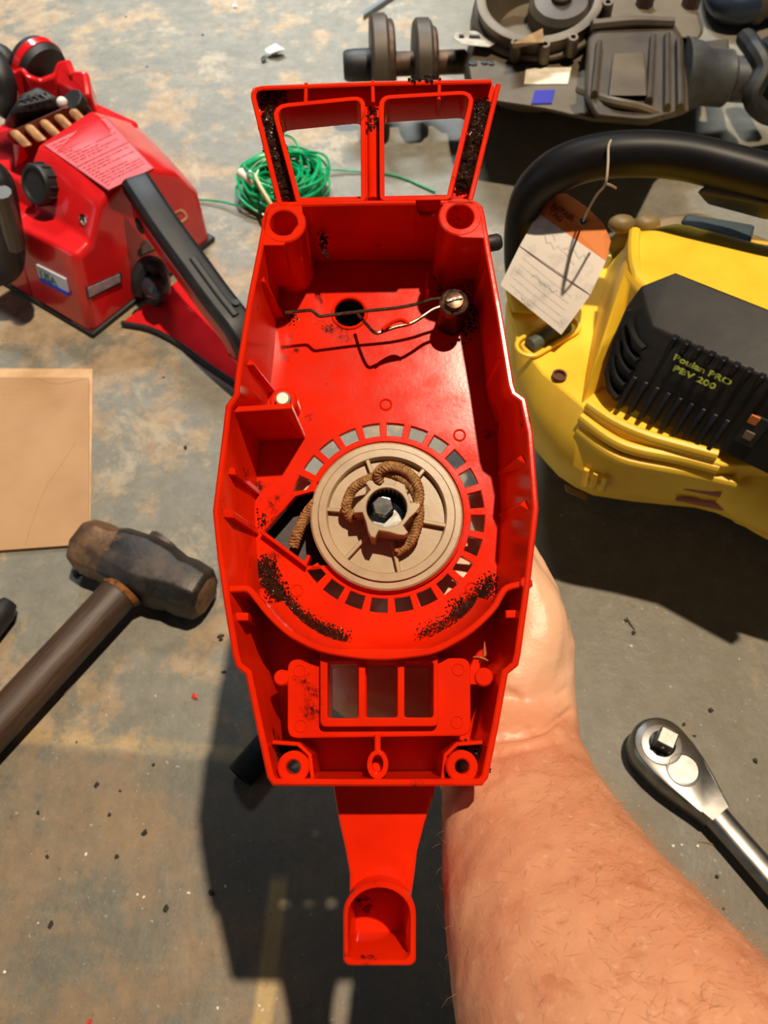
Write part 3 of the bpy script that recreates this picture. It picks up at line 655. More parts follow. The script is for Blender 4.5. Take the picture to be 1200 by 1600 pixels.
def make_hammer():
    c = W(222, 888, .024); a = (W(305, 918, .024) - W(140, 848, .024)); a.z = 0; a.normalize(); z = V((0,0,1)); b = z.cross(a)
    M = frame(V((c.x, c.y, 0)), a, z); r = thing('sledge_hammer', 'short sledge hammer with worn steel head and dark wooden handle', 'hammer', M)
    zc = .0235
    def octa(x, hy, hz, ch):
        cy = hy*ch; cz = hz*ch
        return [(x, hy, cz-0+zc), (x, cy, hz+zc), (x, -cy, hz+zc), (x, -hy, cz+zc), (x, -hy, -cz+zc), (x, -cy, -hz+zc), (x, cy, -hz+zc), (x, hy, -cz+zc)]
    mb = MB(); mb.loft([octa(-.0585,.015,.015,.45), octa(-.056,.0195,.0195,.48), octa(-.041,.0215,.0215,.48), octa(-.032,.0208,.0208,.5), octa(-.022,.0226,.0225,.62), octa(0,.0235,.0225,.7), octa(.022,.0226,.0225,.62), octa(.032,.0208,.0208,.5), octa(.041,.0215,.0215,.48), octa(.056,.0195,.0195,.48), octa(.0585,.015,.015,.45)])
    mb.build('head', M_HAM, r, bevel=.0022, seg=3, smooth=50)
    # struck faces
    mt = mat('rust_worn_face', (150, 112, 78), (96, 74, 56), 120, rough=0.5, metal=0.4, bump=.3)
    for s in (-1, 1):
        mb = MB(); mb.loft([octa(s*.0587,.0145,.0145,.46), octa(s*.060,.012,.012,.5)]); mb.build('striking_face', mt, r)
    # the eye and the handle
    hd = W(-20, 1148, .021); Mi = M.inverted(); e = Mi @ hd; e = V((e.x, e.y, 0)).normalized()
    pts = [V((0,0,zc)) - e*0.028, V((0,0,zc)), V((0,0,zc)) + e*.024, V((0,0,zc-.001)) + e*.06, V((0,0,.021)) + e*.12, V((0,0,.019)) + e*.2, V((0,0,.018)) + e*.30]
    mw = NT('dark_handle_wood'); mp = mw.n('ShaderNodeMapping'); mw.l(mw.tc.outputs['Object'], mp.inputs['Vector']); mp.inputs['Rotation'].default_value = (0, 0, -math.atan2(e.y, e.x)); mp2 = mw.n('ShaderNodeMapping'); mw.l(mp.outputs['Vector'], mp2.inputs['Vector']); mp2.inputs['Scale'].default_value = (1, 14, 14)
    g = mw.noise(22, 6, .65, mp2.outputs['Vector']); mw.set(Base_Color=mw.mix(mw.ramp(g, .35, .7), lin((54, 40, 33)), lin((92, 68, 52))), Roughness=.5); mw.bump(g, .4, .0008)
    mb = MB(); mb.tube(smooth_path(pts, 5), .0138, 18, sx=1.1); mb.build('handle', mw.m, r, smooth=60)
    mb = MB(); mb.tube([V((0,0,zc)) + e*.0225, V((0,0,zc)) + e*.027], [.0165, .0145], 18, sx=1.1); mb.build('handle_collar', mat('rust_crumbs', (150, 92, 40), (70, 50, 34), 200, rough=.8, bump=.6), r)
make_hammer()

# ================================================================== CARDBOARD
def make_cardboard():
    q = [W(-330, 588, .004), W(139, 590, .004), W(139, 850, .004), W(-330, 884, .004)]
    o = V((q[1].x, q[1].y, 0)); r = thing('cardboard_sheet', 'flat brown corrugated cardboard sheet lying beside the sledge hammer', 'cardboard', Matrix.Translation(o))
    mc = NT('kraft_cardboard'); n1 = mc.noise(14, 6, .6); n2 = mc.noise(300, 3)
    sepc = mc.n('ShaderNodeSeparateXYZ'); mc.l(mc.tc.outputs['Object'], sepc.inputs[0])
    flute = mc.math('SINE', mc.math('MULTIPLY', sepc.outputs[1], 900.0))
    mc.set(Base_Color=mc.mix(mc.ramp(n1, .35, .7), lin((184, 146, 106)), lin((172, 132, 94))), Roughness=.8); mc.bump(mc.math('ADD', mc.math('MULTIPLY', flute, .35), n2), .18, .0006)
    def slab(name, z0, z1, sh=0, m=mc.m):
        mb = MB(); P4 = [V((p.x, p.y, 0)) for p in q]; P4[0].y += sh; P4[1].y += sh
        mb.loft([[V((p.x, p.y, z0)) for p in P4], [V((p.x, p.y, z1)) for p in P4]]); mb.build(name, m, r, world=True, smooth=0, bevel=.0003)
    slab('bottom_liner', .0004, .0012, .014, mat('pale_cardboard', (216, 178, 136), (200, 158, 116), 40, rough=.8)); slab('top_liner', .0034, .0042)
    mb = MB(); a = q[3]; b = q[2]; n = 150; pts = []
    rings = []
    for i in range(n+1):
        p = a.lerp(b, i/n); zz = .0023 + .001*math.sin(i*1.6); back = (q[0]-q[3]).normalized()*.2
        rings.append([V((p.x, p.y, zz-.0002)), V((p.x, p.y, zz+.0002)), V((p.x, p.y, zz+.0002)) + back, V((p.x, p.y, zz-.0002)) + back])
    mb.loft(rings); mb.build('flute', mc.m, r, world=True, smooth=60)
    mb = MB(); pts = smooth_path([W(118, 690, .0042), W(96, 725, .0042), W(70, 765, .0042), W(52, 810, .0042), W(40, 850, .0042)], 5); mb.tube(pts, .0004, 6); mb.build('crease', mc.m, r, world=True)
    mb = MB(); mb.tube(smooth_path([W(60, 592, .0042), W(90, 600, .0042), W(132, 592, .0042)], 5), .0004, 6); mb.build('crease', mc.m, r, world=True)
make_cardboard()

# ================================================================== RATCHET WRENCH
def make_ratchet():
    zt = .024; c = W(1034, 1163, zt); e = W(1330, 1500, .012) - W(1060, 1195, .012); e.z = 0; e.normalize(); z = V((0,0,1))
    M = frame(V((c.x, c.y, 0)), e, z); r = thing('ratchet_wrench', 'chrome ratchet wrench with square drive stub lying on the concrete', 'wrench', M)
    ms = mat('satin_chrome', (158, 155, 150), (136, 133, 128), 90, rough=.36, metal=1.0); md = mat('dark_drive_steel', (92, 90, 88), rough=.3, metal=1.0)
    R = .0208
    def tear(s):
        out = [(-R*s*math.cos(t), R*s*math.sin(t)) for t in [math.pi*(-.5) + math.pi*i/16 for i in range(17)]]
        out += [(.012, .0205*s), (.024, .0185*s), (.036, .0150*s), (.048, .0110*s), (.056, .0088*s), (.056, -.0088*s), (.048, -.0110*s), (.036, -.0150*s), (.024, -.0185*s), (.012, -.0205*s)]
        return out
    mb = MB(); mb.loft([[(x, y, .001) for x, y in tear(.88)], [(x, y, .003) for x, y in tear(.97)], [(x, y, .019) for x, y in tear(1)], [(x, y, .0225) for x, y in tear(.95)], [(x, y, zt if x < .03 else zt-.003*(x-.03)/.026) for x, y in tear(.86)]])
    mb.build('head', ms, r, smooth=50)
    mb = MB(); xs = [(.045, .0098, .0085), (.058, .0088, .0072), (.075, .0086, .0066), (.10, .0088, .0068), (.14, .0092, .0072), (.20, .0098, .0078), (.27, .010, .008)]
    mb.loft([[(x, wy*math.copysign(abs(math.cos(a))**.75, math.cos(a)), .0125 + hz*math.copysign(abs(math.sin(a))**.75, math.sin(a))) for a in [2*math.pi*i/20 for i in range(20)]] for x, wy, hz in xs]); mb.build('handle', ms, r, smooth=50)
    mb = MB(); mb.lathe([(.0145, zt-.001), (.0145, zt+.0004), (.0132, zt+.0008)], (0,0,0), z, 32); mb.build('drive_plate', ms, r)
    mb = MB(); mb.lathe([(.0092, zt), (.0092, zt+.0022), (.0082, zt+.0028)], (0,0,0), z, 28); mb.build('drive_collar', md, r)
    mb = MB(); t = math.radians(25); u = V((math.cos(t), math.sin(t), 0))*.0062; b = V((-u.y, u.x, 0)); mb.box((0,0,zt+.008), u, b, (0,0,.0075)); dv = mb.build('square_drive', ms, r, bevel=.0009)
    mb = MB(); mb.ball(V((0,0,zt+.010)) - b*1.0, .0022, 10, 6); mb.build('detent_ball', md, dv)
    mb = MB(); mb.lathe([(.0115, zt-.001), (.0115, zt+.0006), (.0103, zt+.0009), (.0098, zt-.0001), (.002, zt-.0001)], (.021,0,0), z, 32); mb.build('selector_disc', ms, r)
make_ratchet()

# ================================================================== small things on the floor
mb = MB(); a = W(376, 1212, .0105); b = W(470, 1105, .0105); u = (b-a).normalized(); 
o = V((a.x, a.y, 0)); sk = thing('deep_socket', 'black deep impact socket lying in the shadow of the red housing', 'socket', Matrix.Translation(o))
mb.lathe([(.0070, -.001), (.0098, -.001), (.0104, 0), (.0104, .06), (.0098, .061)], a, u, 24, False, True); mb.build('barrel', M_BLACKP, sk, world=True)
mb = MB(); mb.lathe([(.0070, -.001), (.0070, .02), (.001, .02)], a, u, 6, False, True); mb.build('hex_bore', M_BLACK, sk, world=True)
gp = thing('rubber_grip', 'black rubber tool grip poking in at the left edge below the cardboard', 'tool grip', Matrix.Translation(V((W(4, 965).x, W(4, 965).y, 0))))
mb = MB(); p0 = W(2, 962, .012); mb.tube([p0 + V((.004,.012,0)), p0 + V((.0,.004,0)), p0 + V((-.012,-.02,0)), p0 + V((-.05,-.075,0))], [.006, .0105, .0115, .0115], 16); mb.build('sleeve', M_BLACK, gp, world=True)
for k in range(3):
    mb = MB(); q = p0 + V((-.02-.01*k, -.031-.015*k, 0)); dv = V((-.038,-.055,0)).normalized(); mb.lathe([(.0118, -.002), (.0126, 0), (.0118, .002)], q, dv, 16); mb.build('grip_ring', M_BLACK, gp, world=True)
def scrap(name, px, py, s, m, label, cat, hgt=.5, group=None, rz=None, seed=0):
    rd = random.Random(seed or int(px*7+py)); c = W(px, py); mb = MB(); pts = []
    for k in range(14):
        v = V((rd.gauss(0,1), rd.gauss(0,1), rd.gauss(0,1))).normalized(); pts.append(V((v.x*s, v.y*s*.7, (v.z+1)*s*hgt*.5)))
    mb.hull(pts); o = mb.build(name, m, smooth=0); o.location = c; o.rotation_euler = (0, 0, rd.uniform(0, 6.3) if rz is None else rz); return tag(o, label, cat, group)
M_PAPER = mat('white_paper', (238, 236, 230), rough=.7); M_DIRT = mat('dark_dirt', (52, 42, 32), (34, 28, 22), 200, rough=.8)
scrap('paper_scrap', 431, 87, .0135, M_PAPER, 'crumpled white paper scrap on the floor above the red housing handle', 'paper scrap', 1.1)
scrap('rubber_crumb', 414, 96, .0075, M_BLACK, 'black rubber crumb touching the crumpled white paper scrap', 'crumb', .8)
scrap('paper_fleck', 367, 11, .0050, M_PAPER, 'tiny white paper fleck near the top edge of the floor', 'paper scrap', .6)
scrap('plastic_bit', 304, 1089, .0035, mat('red_plastic_bit', (214, 70, 56), rough=.5), 'tiny red plastic chip on the floor left of the housing', 'plastic chip', .8)
scrap('plastic_bit', 140, 1596, .0022, mat('red_plastic_speck', (214, 60, 46), rough=.5), 'tiny red plastic speck at the bottom edge of the floor', 'plastic chip', .8)
scrap('mud_clod', 121, 897, .0045, M_DIRT, 'small brown mud clod beside the hammer head', 'dirt', .9)
scrap('wood_fleck', 345, 995, .0032, M_DIRT, 'dark wood fleck just left of the housing above its shadow', 'dirt', .5)
crumbs = [(226,1301),(188,1236),(74,1339),(182,1340),(317,55),(197,27),(152,1226),(170,1273),(345,1000),(1180,1190),(1110,1110),(1068,1132),(978,970),(990,990),(240,1195),(350,1050),(260,1420),(80,1445),(120,1160),(1130,1420),(1120,1370),(1085,1150),(230,105),(540,180),(330,1395),(290,700),(255,590),(60,1270)]
for x, y in crumbs:
    scrap('dirt_crumb', x, y, random.uniform(.0012, .003), M_DIRT, 'small dark crumb of dirt on the concrete floor', 'dirt', .7, 'dirt crumbs scattered on the floor')
for x, y, a in ((133, 898, .1), (107, 1080, 1.1), (1105, 1318, -.2), (985, 975, 2.0)):
    mb = MB(); L = .006; mb.tube([(-L,0,.0007), (0,.0006,.0009), (L,-.0004,.0006)], [.0003,.0006,.0003], 5); o = mb.build('twig', mat('dry_twig', (150, 128, 92) if y > 1000 else (60, 46, 30), rough=.8)); o.location = W(x, y); o.rotation_euler.z = a
    tag(o, {133: 'dark twig next to the brown mud clod by the hammer head', 107: 'pale splinter on the floor below the hammer handle', 1105: 'pale splinter on the floor left of the ratchet handle', 985: 'dark twig on the floor above the ratchet head'}[x], 'twig')
for x, y in ((215,1398),(225,1402),(340,1575),(405,1572),(410,1578),(8,1520),(295,1395),(60,1442),(135,1335),(352,1385),(1065,1320),(1090,1322),(1052,1322),(1110,1465),(1065,1545),(985,1010),(1155,1030)):
    scrap('grit_grain', x, y, random.uniform(.0008, .0018), M_PAPER, 'pale shiny grain of grit on the concrete floor', 'grit', .8, 'pale grit grains on the floor')

# ================================================================== GREEN TRIMMER LINE
def make_coil():
    c = W(438, 305); r = thing('trimmer_line', 'tangled coil of green trimmer line behind the housing handle', 'trimmer line', Matrix.Translation(c))
    mg = NT('green_nylon'); mg.set(Base_Color=mg.mix(mg.ramp(mg.noise(40, 3), .4, .6), lin((8, 158, 96)), lin((30, 190, 124))), Roughness=.25); mg.b.inputs['Transmission Weight'].default_value = .15
    rd = random.Random(5)
    for k in range(40):
        mb = MB(); R = rd.uniform(.020, .046); ph = rd.uniform(0, 6.3); tilt = rd.uniform(-.35, .35); tx = rd.uniform(-.3, .3); h = rd.uniform(.004, .03); ox = rd.gauss(.004, .005); oy = rd.gauss(-.003, .005); pts = []
        for i in range(30):
            a = 2*math.pi*i/30; x = R*math.cos(a)*1.05; y = R*math.sin(a)*(.9)
            pts.append(V((x + ox, y + oy, max(.0015, h + x*tilt + y*tx + .003*math.sin(3*a+ph)))))
        mb.tube(pts, .0015, 6, True); mb.build('loop', mg.m, r)
    def strand(pp, rad=.00125, name='loose_end'):
        mb = MB(); mb.tube([p - c for p in smooth_path(pp, 6)], rad, 6); mb.build(name, mg.m, r)
    strand([W(470, 300, .02), W(472, 262, .03), W(462, 222, .04), W(443, 212, .045), W(430, 235, .04), W(428, 275, .02)])
    strand([W(420, 320, .012), W(380, 322, .01), W(345, 315, .006), W(310, 312, .004), W(270, 315, .002)])
    strand([W(450, 265, .02), W(500, 264, .008), W(560, 268, .003), W(620, 275, .002), W(680, 300, .002)])
    strand([W(470, 280, .02), W(495, 300, .01), W(515, 325, .004)])
    mw = mat('white_tie', (226, 222, 204), rough=.5)
    mb = MB(); p0 = W(374, 268, .03) - c; p1 = W(394, 283, .03) - c; mb.lathe([(.0035, 0), (.005, .002), (.005, (p1-p0).length), (.0035, (p1-p0).length+.003)], p0, p1-p0, 14); mb.build('white_end_cap', mw, r)
    mb = MB(); mb.tube([p - c for p in smooth_path([W(398, 275, .034), W(408, 295, .04), W(420, 315, .04), W(432, 335, .03)], 5)], .0042, 8, sx=.5); mb.build('paper_tie', mat('cream_tie', (222, 216, 166), rough=.6), r)
make_coil()

# ================================================================== CHAINSAW
M_SRED = mat('glossy_red_saw_plastic', (226, 32, 36), (206, 24, 30), 18, rough=.22, coat=.35, bump=.03)
M_SPRINT = mat('faded_label_print', (150, 26, 28), rough=.5)
def make_saw():
    o = W(139, 523); a = W(0, 440) - o; a.z = 0; a.normalize(); b = V((a.y, -a.x, 0)); z = V((0,0,1))
    M = Matrix(((a.x, b.x, 0, o.x), (a.y, b.y, 0, o.y), (0, 0, 1, 0), (0, 0, 0, 1)))    # local x = toward the bar, y = across, z up (mirrored frame avoided below)
    M = frame(o, a, z)                                                                  # local y = -b
    Mi = M.inverted(); r = thing('chainsaw', 'red chainsaw powerhead with its top cover off and black rear handle', 'chainsaw', M)
    def L(aa, bb, zz): return V((aa, -bb, zz))
    def S(px, py, zz): return Mi @ W(px, py, zz)
    B = lambda mb, n, m, **k: mb.build(n, m, r, **k)
    # rear body: cross sections along the length
    secs = [(-.006, [(.004,.004),(.018,.086),(.034,.090),(.054,.116),(.070,.124),(.112,.124),(.150,.096),(.170,.062),(.172,.004)]),
            (0.0, [(0,.004),(.014,.090),(.036,.094),(.056,.121),(.071,.129),(.116,.129),(.152,.100),(.176,.064),(.178,.004)]),
            (.030, [(0,.004),(.014,.090),(.038,.093),(.055,.124),(.070,.134),(.124,.134),(.160,.104),(.180,.078),(.182,.004)]),
            (.060, [(0,.004),(.014,.088),(.040,.091),(.055,.126),(.070,.138),(.132,.139),(.168,.108),(.184,.090),(.186,.004)]),
            (.082, [(0,.004),(.014,.086),(.042,.089),(.055,.126),(.070,.139),(.136,.140),(.172,.112),(.186,.098),(.188,.004)])]
    mb = MB(); mb.loft([[L(x, bb, zz) for bb, zz in s] for x, s in secs]); B(mb, 'rear_body', M_SRED, bevel=.005, seg=4, smooth=50)
    # engine bay tray, side walls and front
    mb = MB(); mb.loft([[L(x, bb, zz) for bb, zz in ((0,.004),(.014,.086),(.045,.086),(.050,.060),(.165,.060),(.172,.105),(.186,.104),(.190,.004))] for x in (.080, .13, .20, .26)]); B(mb, 'engine_tray', M_SRED, bevel=.003, seg=2)
    mb = MB(); mb.loft([[L(x, bb, zz) for bb, zz in ((.040,.08),(.044,.112-.1*(x-.08)),(.052,.112-.1*(x-.08)),(.056,.08))] for x in (.083, .10, .12)]); B(mb, 'tray_wall', M_SRED, bevel=.002)
    mb = MB(); mb.hull([S(20, 223, .11), S(28, 226, .11), S(36, 226, .11), S(24, 262, .09), S(45, 246, .09), S(24, 255, .088)]); B(mb, 'cover_clip', M_SRED, bevel=.002)
    # black base plate
    mb = MB(); mb.loft([[L(-.008,.0,.0), L(.25,.0,.0), L(.25,.19,.0), L(-.008,.18,.0)], [L(-.009,-.002,.006), L(.25,-.003,.006), L(.25,.19,.006), L(-.009,.18,.006)]]); B(mb, 'base_plate', M_BLACK, bevel=.002)
    # cylinder with cooling fins
    mfin = mat('tan_cast_fins', (206, 158, 108), (160, 112, 74), 90, rough=.5, metal=.3, bump=.3)
    mb = MB(); mb.hull([S(8,212,.12), S(14,206,.126), S(104,166,.128), S(112,162,.126), S(140,178,.11), S(30,232,.10), S(8,212,.07), S(112,162,.07), S(140,178,.07), S(30,232,.07)]); B(mb, 'cylinder', mat('dark_red_cylinder', (128, 50, 40), (90, 36, 28), 80, rough=.6), bevel=.002)
    for k in range(5):
        x, y = 22 + 23*k, 205 - 8.2*k; mb = MB(); mb.hull([S(x-8,y+4,.127), S(x-3,y-2,.130), S(x+5,y-3,.130), S(x+9,y+1,.127), S(x+14,y+26,.124), S(x+30,y+22,.124), S(x-8,y+4,.09), S(x+9,y+1,.09), S(x+14,y+26,.09), S(x+30,y+22,.09)]); B(mb, 'cooling_fin', mfin, bevel=.003, seg=3)
    # black carburettor / air box
    mb = MB(); mb.hull([S(5, 190, .10), S(15, 175, .125), S(35, 145, .135), S(60, 134, .135), S(88, 150, .13), S(103, 165, .12), S(100, 172, .105), S(30, 205, .095), S(8, 200, .09)]); box = B(mb, 'air_box', M_BLACK, bevel=.003)
    for k in range(4):
        mb = MB(); mb.tube([S(32 + 11*k, 152 - 1*k, .139), S(48 + 11*k, 168 - 3*k, .134)], .0022, 8); mb.build('grille_bar', M_BLACKP, box)
    for k in range(2):
        mb = MB(); mb.tube([S(30 + 6*k, 158 + 8*k, .138), S(72 + 8*k, 146 + 9*k, .138)], .0018, 8); mb.build('grille_bar', M_BLACKP, box)
    mb = MB(); mb.ball(S(97, 160, .128), .0055, 12, 8); B(mb, 'white_knob', mat('white_knob_plastic', (226, 222, 216), rough=.5))
    mb = MB(); p0 = S(112, 155, .13); p1 = S(135, 178, .11); mb.tube([p0, p0.lerp(p1, .45), p0.lerp(p1, .5), p1], [.012, .012, .008, .008], 8); B(mb, 'spark_plug_boot', M_BLACK, bevel=.001)
    # red front wall with its pockets
    def wall(pts, zt, name='front_wall', th=.004):
        mb = MB(); top = [S(x, y, zz) for x, y, zz in pts]; rings = []
        for i, p in enumerate(top):
            t = (top[min(i+1, len(top)-1)] - top[max(i-1, 0)]); t.z = 0; t.normalize(); nn = V((-t.y, t.x, 0))*th
            rings.append([V((p.x, p.y, zt)) + nn, p + nn, p - nn, V((p.x, p.y, zt)) - nn])
        mb.loft(rings); B(mb, name, M_SRED, bevel=.0025, seg=2)
    wall([(8,105,.135),(22,112,.135),(34,104,.138),(42,116,.135),(62,123,.128),(84,116,.130),(90,98,.138),(105,94,.140),(112,112,.138),(132,112,.138),(137,150,.125)], .06)
    mb = MB(); mb.loft([[S(88,98,.138), S(107,93,.140), S(113,110,.138), S(132,112,.138), S(137,150,.125), S(86,130,.125)], [p - V((0,0,.06)) for p in (S(88,98,.138), S(107,93,.140), S(113,110,.138), S(132,112,.138), S(137,150,.125), S(86,130,.125))]]); B(mb, 'front_pillar', M_SRED, bevel=.003)
    mb = MB(); c1 = S(60, 104, .125); mb.lathe([(.020, -.014), (.026, -.012), (.028, -.005), (.028, .005), (.026, .012), (.020, .014)], c1, (V((1,-.1,.25))), 28); kn = B(mb, 'chain_brake_drum', M_BLACK)
    mb = MB(); mb.lathe([(.0283, -.0045), (.0292, -.004), (.0292, .004), (.0283, .0045)], c1, V((1,-.1,.25)), 32); mb.build('red_band', M_SRED, kn)
    mb = MB(); mb.tube(smooth_path([S(-30, 85, .13), S(-5, 85, .135), S(12, 98, .13), S(24, 104, .12)], 4), .012, 12); B(mb, 'hand_guard', M_BLACK)
    mb = MB(); mb.tube(smooth_path([S(-10, 96, .14), S(2, 120, .135), S(5, 150, .12), S(-8, 175, .11)], 4), .013, 12); B(mb, 'hand_guard_arm', M_BLACK)
    # front handle loop seen at the left edge
    mb = MB(); mb.tube(smooth_path([S(-30, 262, .15), S(-2, 285, .145), S(8, 330, .12), S(16, 380, .085), S(12, 412, .06), S(-20, 425, .05)], 5), .0165, 16, sx=.75); B(mb, 'front_handle', M_BLACKP)
    mb = MB(); mb.tube(smooth_path([S(2, 300, .150), S(14, 340, .122), S(24, 385, .088)], 5), .0085, 10); B(mb, 'handle_grip_seam', mat('grey_handle_wear', (84, 84, 82), rough=.45))
    # oil cap on the sloping side
    n = V((0, .877, .48)); sl = M @ L(.03, .0465, .1085); c = Mi @ on_plane(70, 288, sl, M.to_3x3() @ n)
    mb = MB(); mb.lathe([(.0175, -.006), (.0185, 0), (.0185, .010), (.0168, .0125), (.0145, .0125), (.0125, .0105), (.0006, .0105)], c, n, 32); cap = B(mb, 'oil_cap', M_BLACK)
    for k in range(12):
        t = 2*math.pi*k/12; u = n.orthogonal().normalized(); bb = n.cross(u); q = c + (u*math.cos(t) + bb*math.sin(t))*.0187
        mb = MB(); mb.tube([q, q + n*.0095], .0012, 6); mb.build('cap_rib', M_BLACK, cap)
    mb = MB(); mb.lathe([(.004, -.001), (.0052, .0015), (.0035, .002), (.002, -.001)], Mi @ on_plane(131, 343, sl, M.to_3x3() @ n), n, 16); B(mb, 'tank_vent', M_STEEL)
    # label print on the top cover
    def onf(px, py): return Mi @ on_plane(px, py, M @ L(.04,.1,.1358), (M.to_3x3() @ V((-.11, 0, 1))).normalized())
    rd = random.Random(11)
    mb = MB(); qd = [onf(69,227), onf(165,182), onf(240,263), onf(170,297)]
    def bi(u, v): return (qd[0]*(1-u) + qd[1]*u)*(1-v) + (qd[3]*(1-u) + qd[2]*u)*v
    lab = MB(); lab.add([bi(0,0), bi(1,0), bi(1,1), bi(0,1)] + [p - V((0,0,.002)) for p in (bi(0,0), bi(1,0), bi(1,1), bi(0,1))], [[0,1,2,3],[7,6,5,4],[0,4,5,1],[1,5,6,2],[2,6,7,3],[3,7,4,0]])
    la = B(lab, 'warning_label', mat('worn_red_label', (214, 44, 46), (226, 92, 96), 22, .5, .75, rough=.45), smooth=0)
    pr = MB(); up = V((0,0,.0003))
    def bar(u0, v0, u1, v1, w):
        p, q = bi(u0, v0), bi(u1, v1); t = (q-p).normalized(); s = V((-t.y, t.x, 0)).normalized()*w; pr.add([p-s+up, q-s+up, q+s+up, p+s+up], [[0,1,2,3]])
    for p in ((0,0,1,0),(0,0,0,1),(1,0,1,1),(0,1,1,1),(0,.5,1,.5)): bar(*p, .00045)
    for blk in (0, 1):
        for k in range(9):
            v = blk*.5 + .06 + .046*k; u = .06; 
            while u < .9:
                l = rd.uniform(.04, .14); bar(u, v, min(.94, u+l), v, .00055); u += l + .025
                if rd.random() < .12: break
    pr.build('label_print', M_SPRINT, la, smooth=0, fix=False)
    # USA sticker on the side, reflectors on the rear face
    def decal(name, q4, plane_p, plane_n, m, th=.0008):
        nn = V(plane_n).normalized(); pts = [Mi @ on_plane(x, y, M @ plane_p, M.to_3x3() @ nn) for x, y in q4]
        mb = MB(); mb.loft([[p - nn*.001 for p in pts], [p + nn*th for p in pts]]); return B(mb, name, m, smooth=0), pts, nn
    sn = V((0, .986, .165)); sp0 = L(.05, .0075, .05)
    mw = mat('white_sticker', (214, 232, 246), rough=.35)
    st, pts, nn = decal('origin_sticker', ((57,413),(103,436),(108,462),(63,437)), sp0 + sn*.001, sn, mw)
    bl, p2, _ = decal('blue_stripe', ((62,433),(107,457),(108,463),(63,439)), sp0 + sn*.0016, sn, mat('blue_stripe_ink', (30, 60, 214), rough=.4)); bl.parent = st
    xv = (pts[1]-pts[0]).normalized(); M2 = frame(pts[3]*.80 + pts[0]*.20 + xv*.004 + nn*.0012 + (pts[0]-pts[3])*.02, xv, nn)
    text_mesh('sticker_text', 'USA', .0125, mat('teal_ink', (40, 110, 130), rough=.5), st, M2, bold=.0003, world=False)
    text_mesh('sticker_text', 'MADE IN', .0042, mat('grey_ink', (150, 150, 176), rough=.5), st, frame(pts[0]*.78 + pts[3]*.22 + xv*.004 + nn*.0012, xv, nn), world=False)
    rn = V((-1, 0, .06)); rp = L(-.0052, .04, .05); mf = mat('grey_reflector', (168, 150, 158), (140, 122, 134), 150, rough=.3); mdk = mat('dark_reflector_frame', (66, 44, 50), rough=.5)
    f1, _, _ = decal('reflector_frame', ((133,448),(189,424),(190,442),(137,468)), rp, rn, mdk, .001); g1, _, _ = decal('reflector', ((136,450),(186,428),(187,440),(139,464)), rp + rn*.0008, rn, mf, .001); g1.parent = f1
    f2, _, _ = decal('reflector_frame', ((214,380),(220,372),(243,376),(241,391),(218,402),(214,398)), rp, rn, mdk, .001); g2, _, _ = decal('reflector', ((220,383),(226,374),(241,380),(240,388),(221,397)), rp + rn*.0008, rn, mf, .001); g2.parent = f2
    # rear handle
    top = [S(212,283,.128), S(235,318,.122), S(262,358,.112), S(300,410,.098), S(340,465,.084), S(376,512,.072), S(398,556,.052), S(398,585,.030)]
    pth = smooth_path(top, 4); mb = MB(); acr = (Mi.to_3x3() @ (W(262,350,.11) - W(235,365,.11))).normalized()
    def strip(p0, w0, t0, name, m, dz, bev):
        rings = []
        for i, p in enumerate(p0):
            t = (p0[min(i+1, len(p0)-1)] - p0[max(i-1, 0)]).normalized(); s = (acr - t*acr.dot(t)).normalized(); u = s.cross(t); u = u if u.z > 0 else -u
            c_ = p + u*dz; rings.append([c_ + s*w0*x + u*t0*y for x, y in ((-1,-1),(1,-1),(1,.55),(.72,1),(-.72,1),(-1,.55))])
        mb = MB(); mb.loft(rings); return B(mb, name, m, bevel=bev, smooth=50)
    strip(pth, .0135, .007, 'handle_grip', M_BLACKP, .0, .001); strip(pth[2:], .0128, .0085, 'handle_frame', M_SRED, -.0155, .002)
    tr = strip(pth[12:20], .0035, .003, 'throttle_lock', M_BLACK, .0065, .001)
    for q in ((254,328,.122), (368,474,.086)):
        mb = MB(); mb.lathe([(.0032, -.002), (.0032, .002), (.0018, .002)], S(*q), V((-.3,0,1)), 14); B(mb, 'grip_screw', M_BLACK)
    mb = MB(); mb.hull([S(245,382,.08), S(252,378,.085), S(268,412,.07), S(262,418,.066), S(256,400,.07), S(258,384,.08), S(272,413,.07)]); B(mb, 'throttle_trigger', mat('navy_trigger', (34, 36, 58), rough=.4), bevel=.001)
    mb = MB(); mb.tube([S(218, 353, .10), S(226, 350, .102)], .008, 14); B(mb, 'choke_knob', M_BLACK, bevel=.001)
    # lower guard of the rear handle: a shallow trough
    Lf = [S(190,503,.006), S(235,512,.006), S(280,536,.005), S(330,572,.004), S(372,600,.004)]
    Rt = [S(290,428,.030), S(315,445,.028), S(340,480,.024), S(362,520,.02), S(392,565,.018)]
    Ce = [S(222,480,.014), S(262,495,.012), S(305,520,.010), S(345,550,.008), S(382,588,.008)]
    mb = MB(); rings = [smooth_path(q, 3) for q in (Lf, Ce, Rt)]; bot = [[p - V((0,0,.0042 if k != 2 else .012)) for p in q] for k, q in enumerate(rings)]
    mb.loft([[a_, b_, c_, c2, b2, a2] for a_, b_, c_, a2, b2, c2 in zip(*rings, *bot)]); B(mb, 'handle_foot', M_SRED, bevel=.001, smooth=60)
    mb = MB(); mb.tube([p - V((0,0,.0015)) for p in smooth_path(Lf, 3)], .0026, 8); B(mb, 'foot_edge', M_BLACK)
    mb = MB(); mb.hull([S(372,505,.07), S(402,548,.055), S(404,588,.01), S(376,598,.004), S(362,520,.03), S(400,540,.02), S(380,560,.003)]); B(mb, 'handle_heel', M_SRED, bevel=.003)
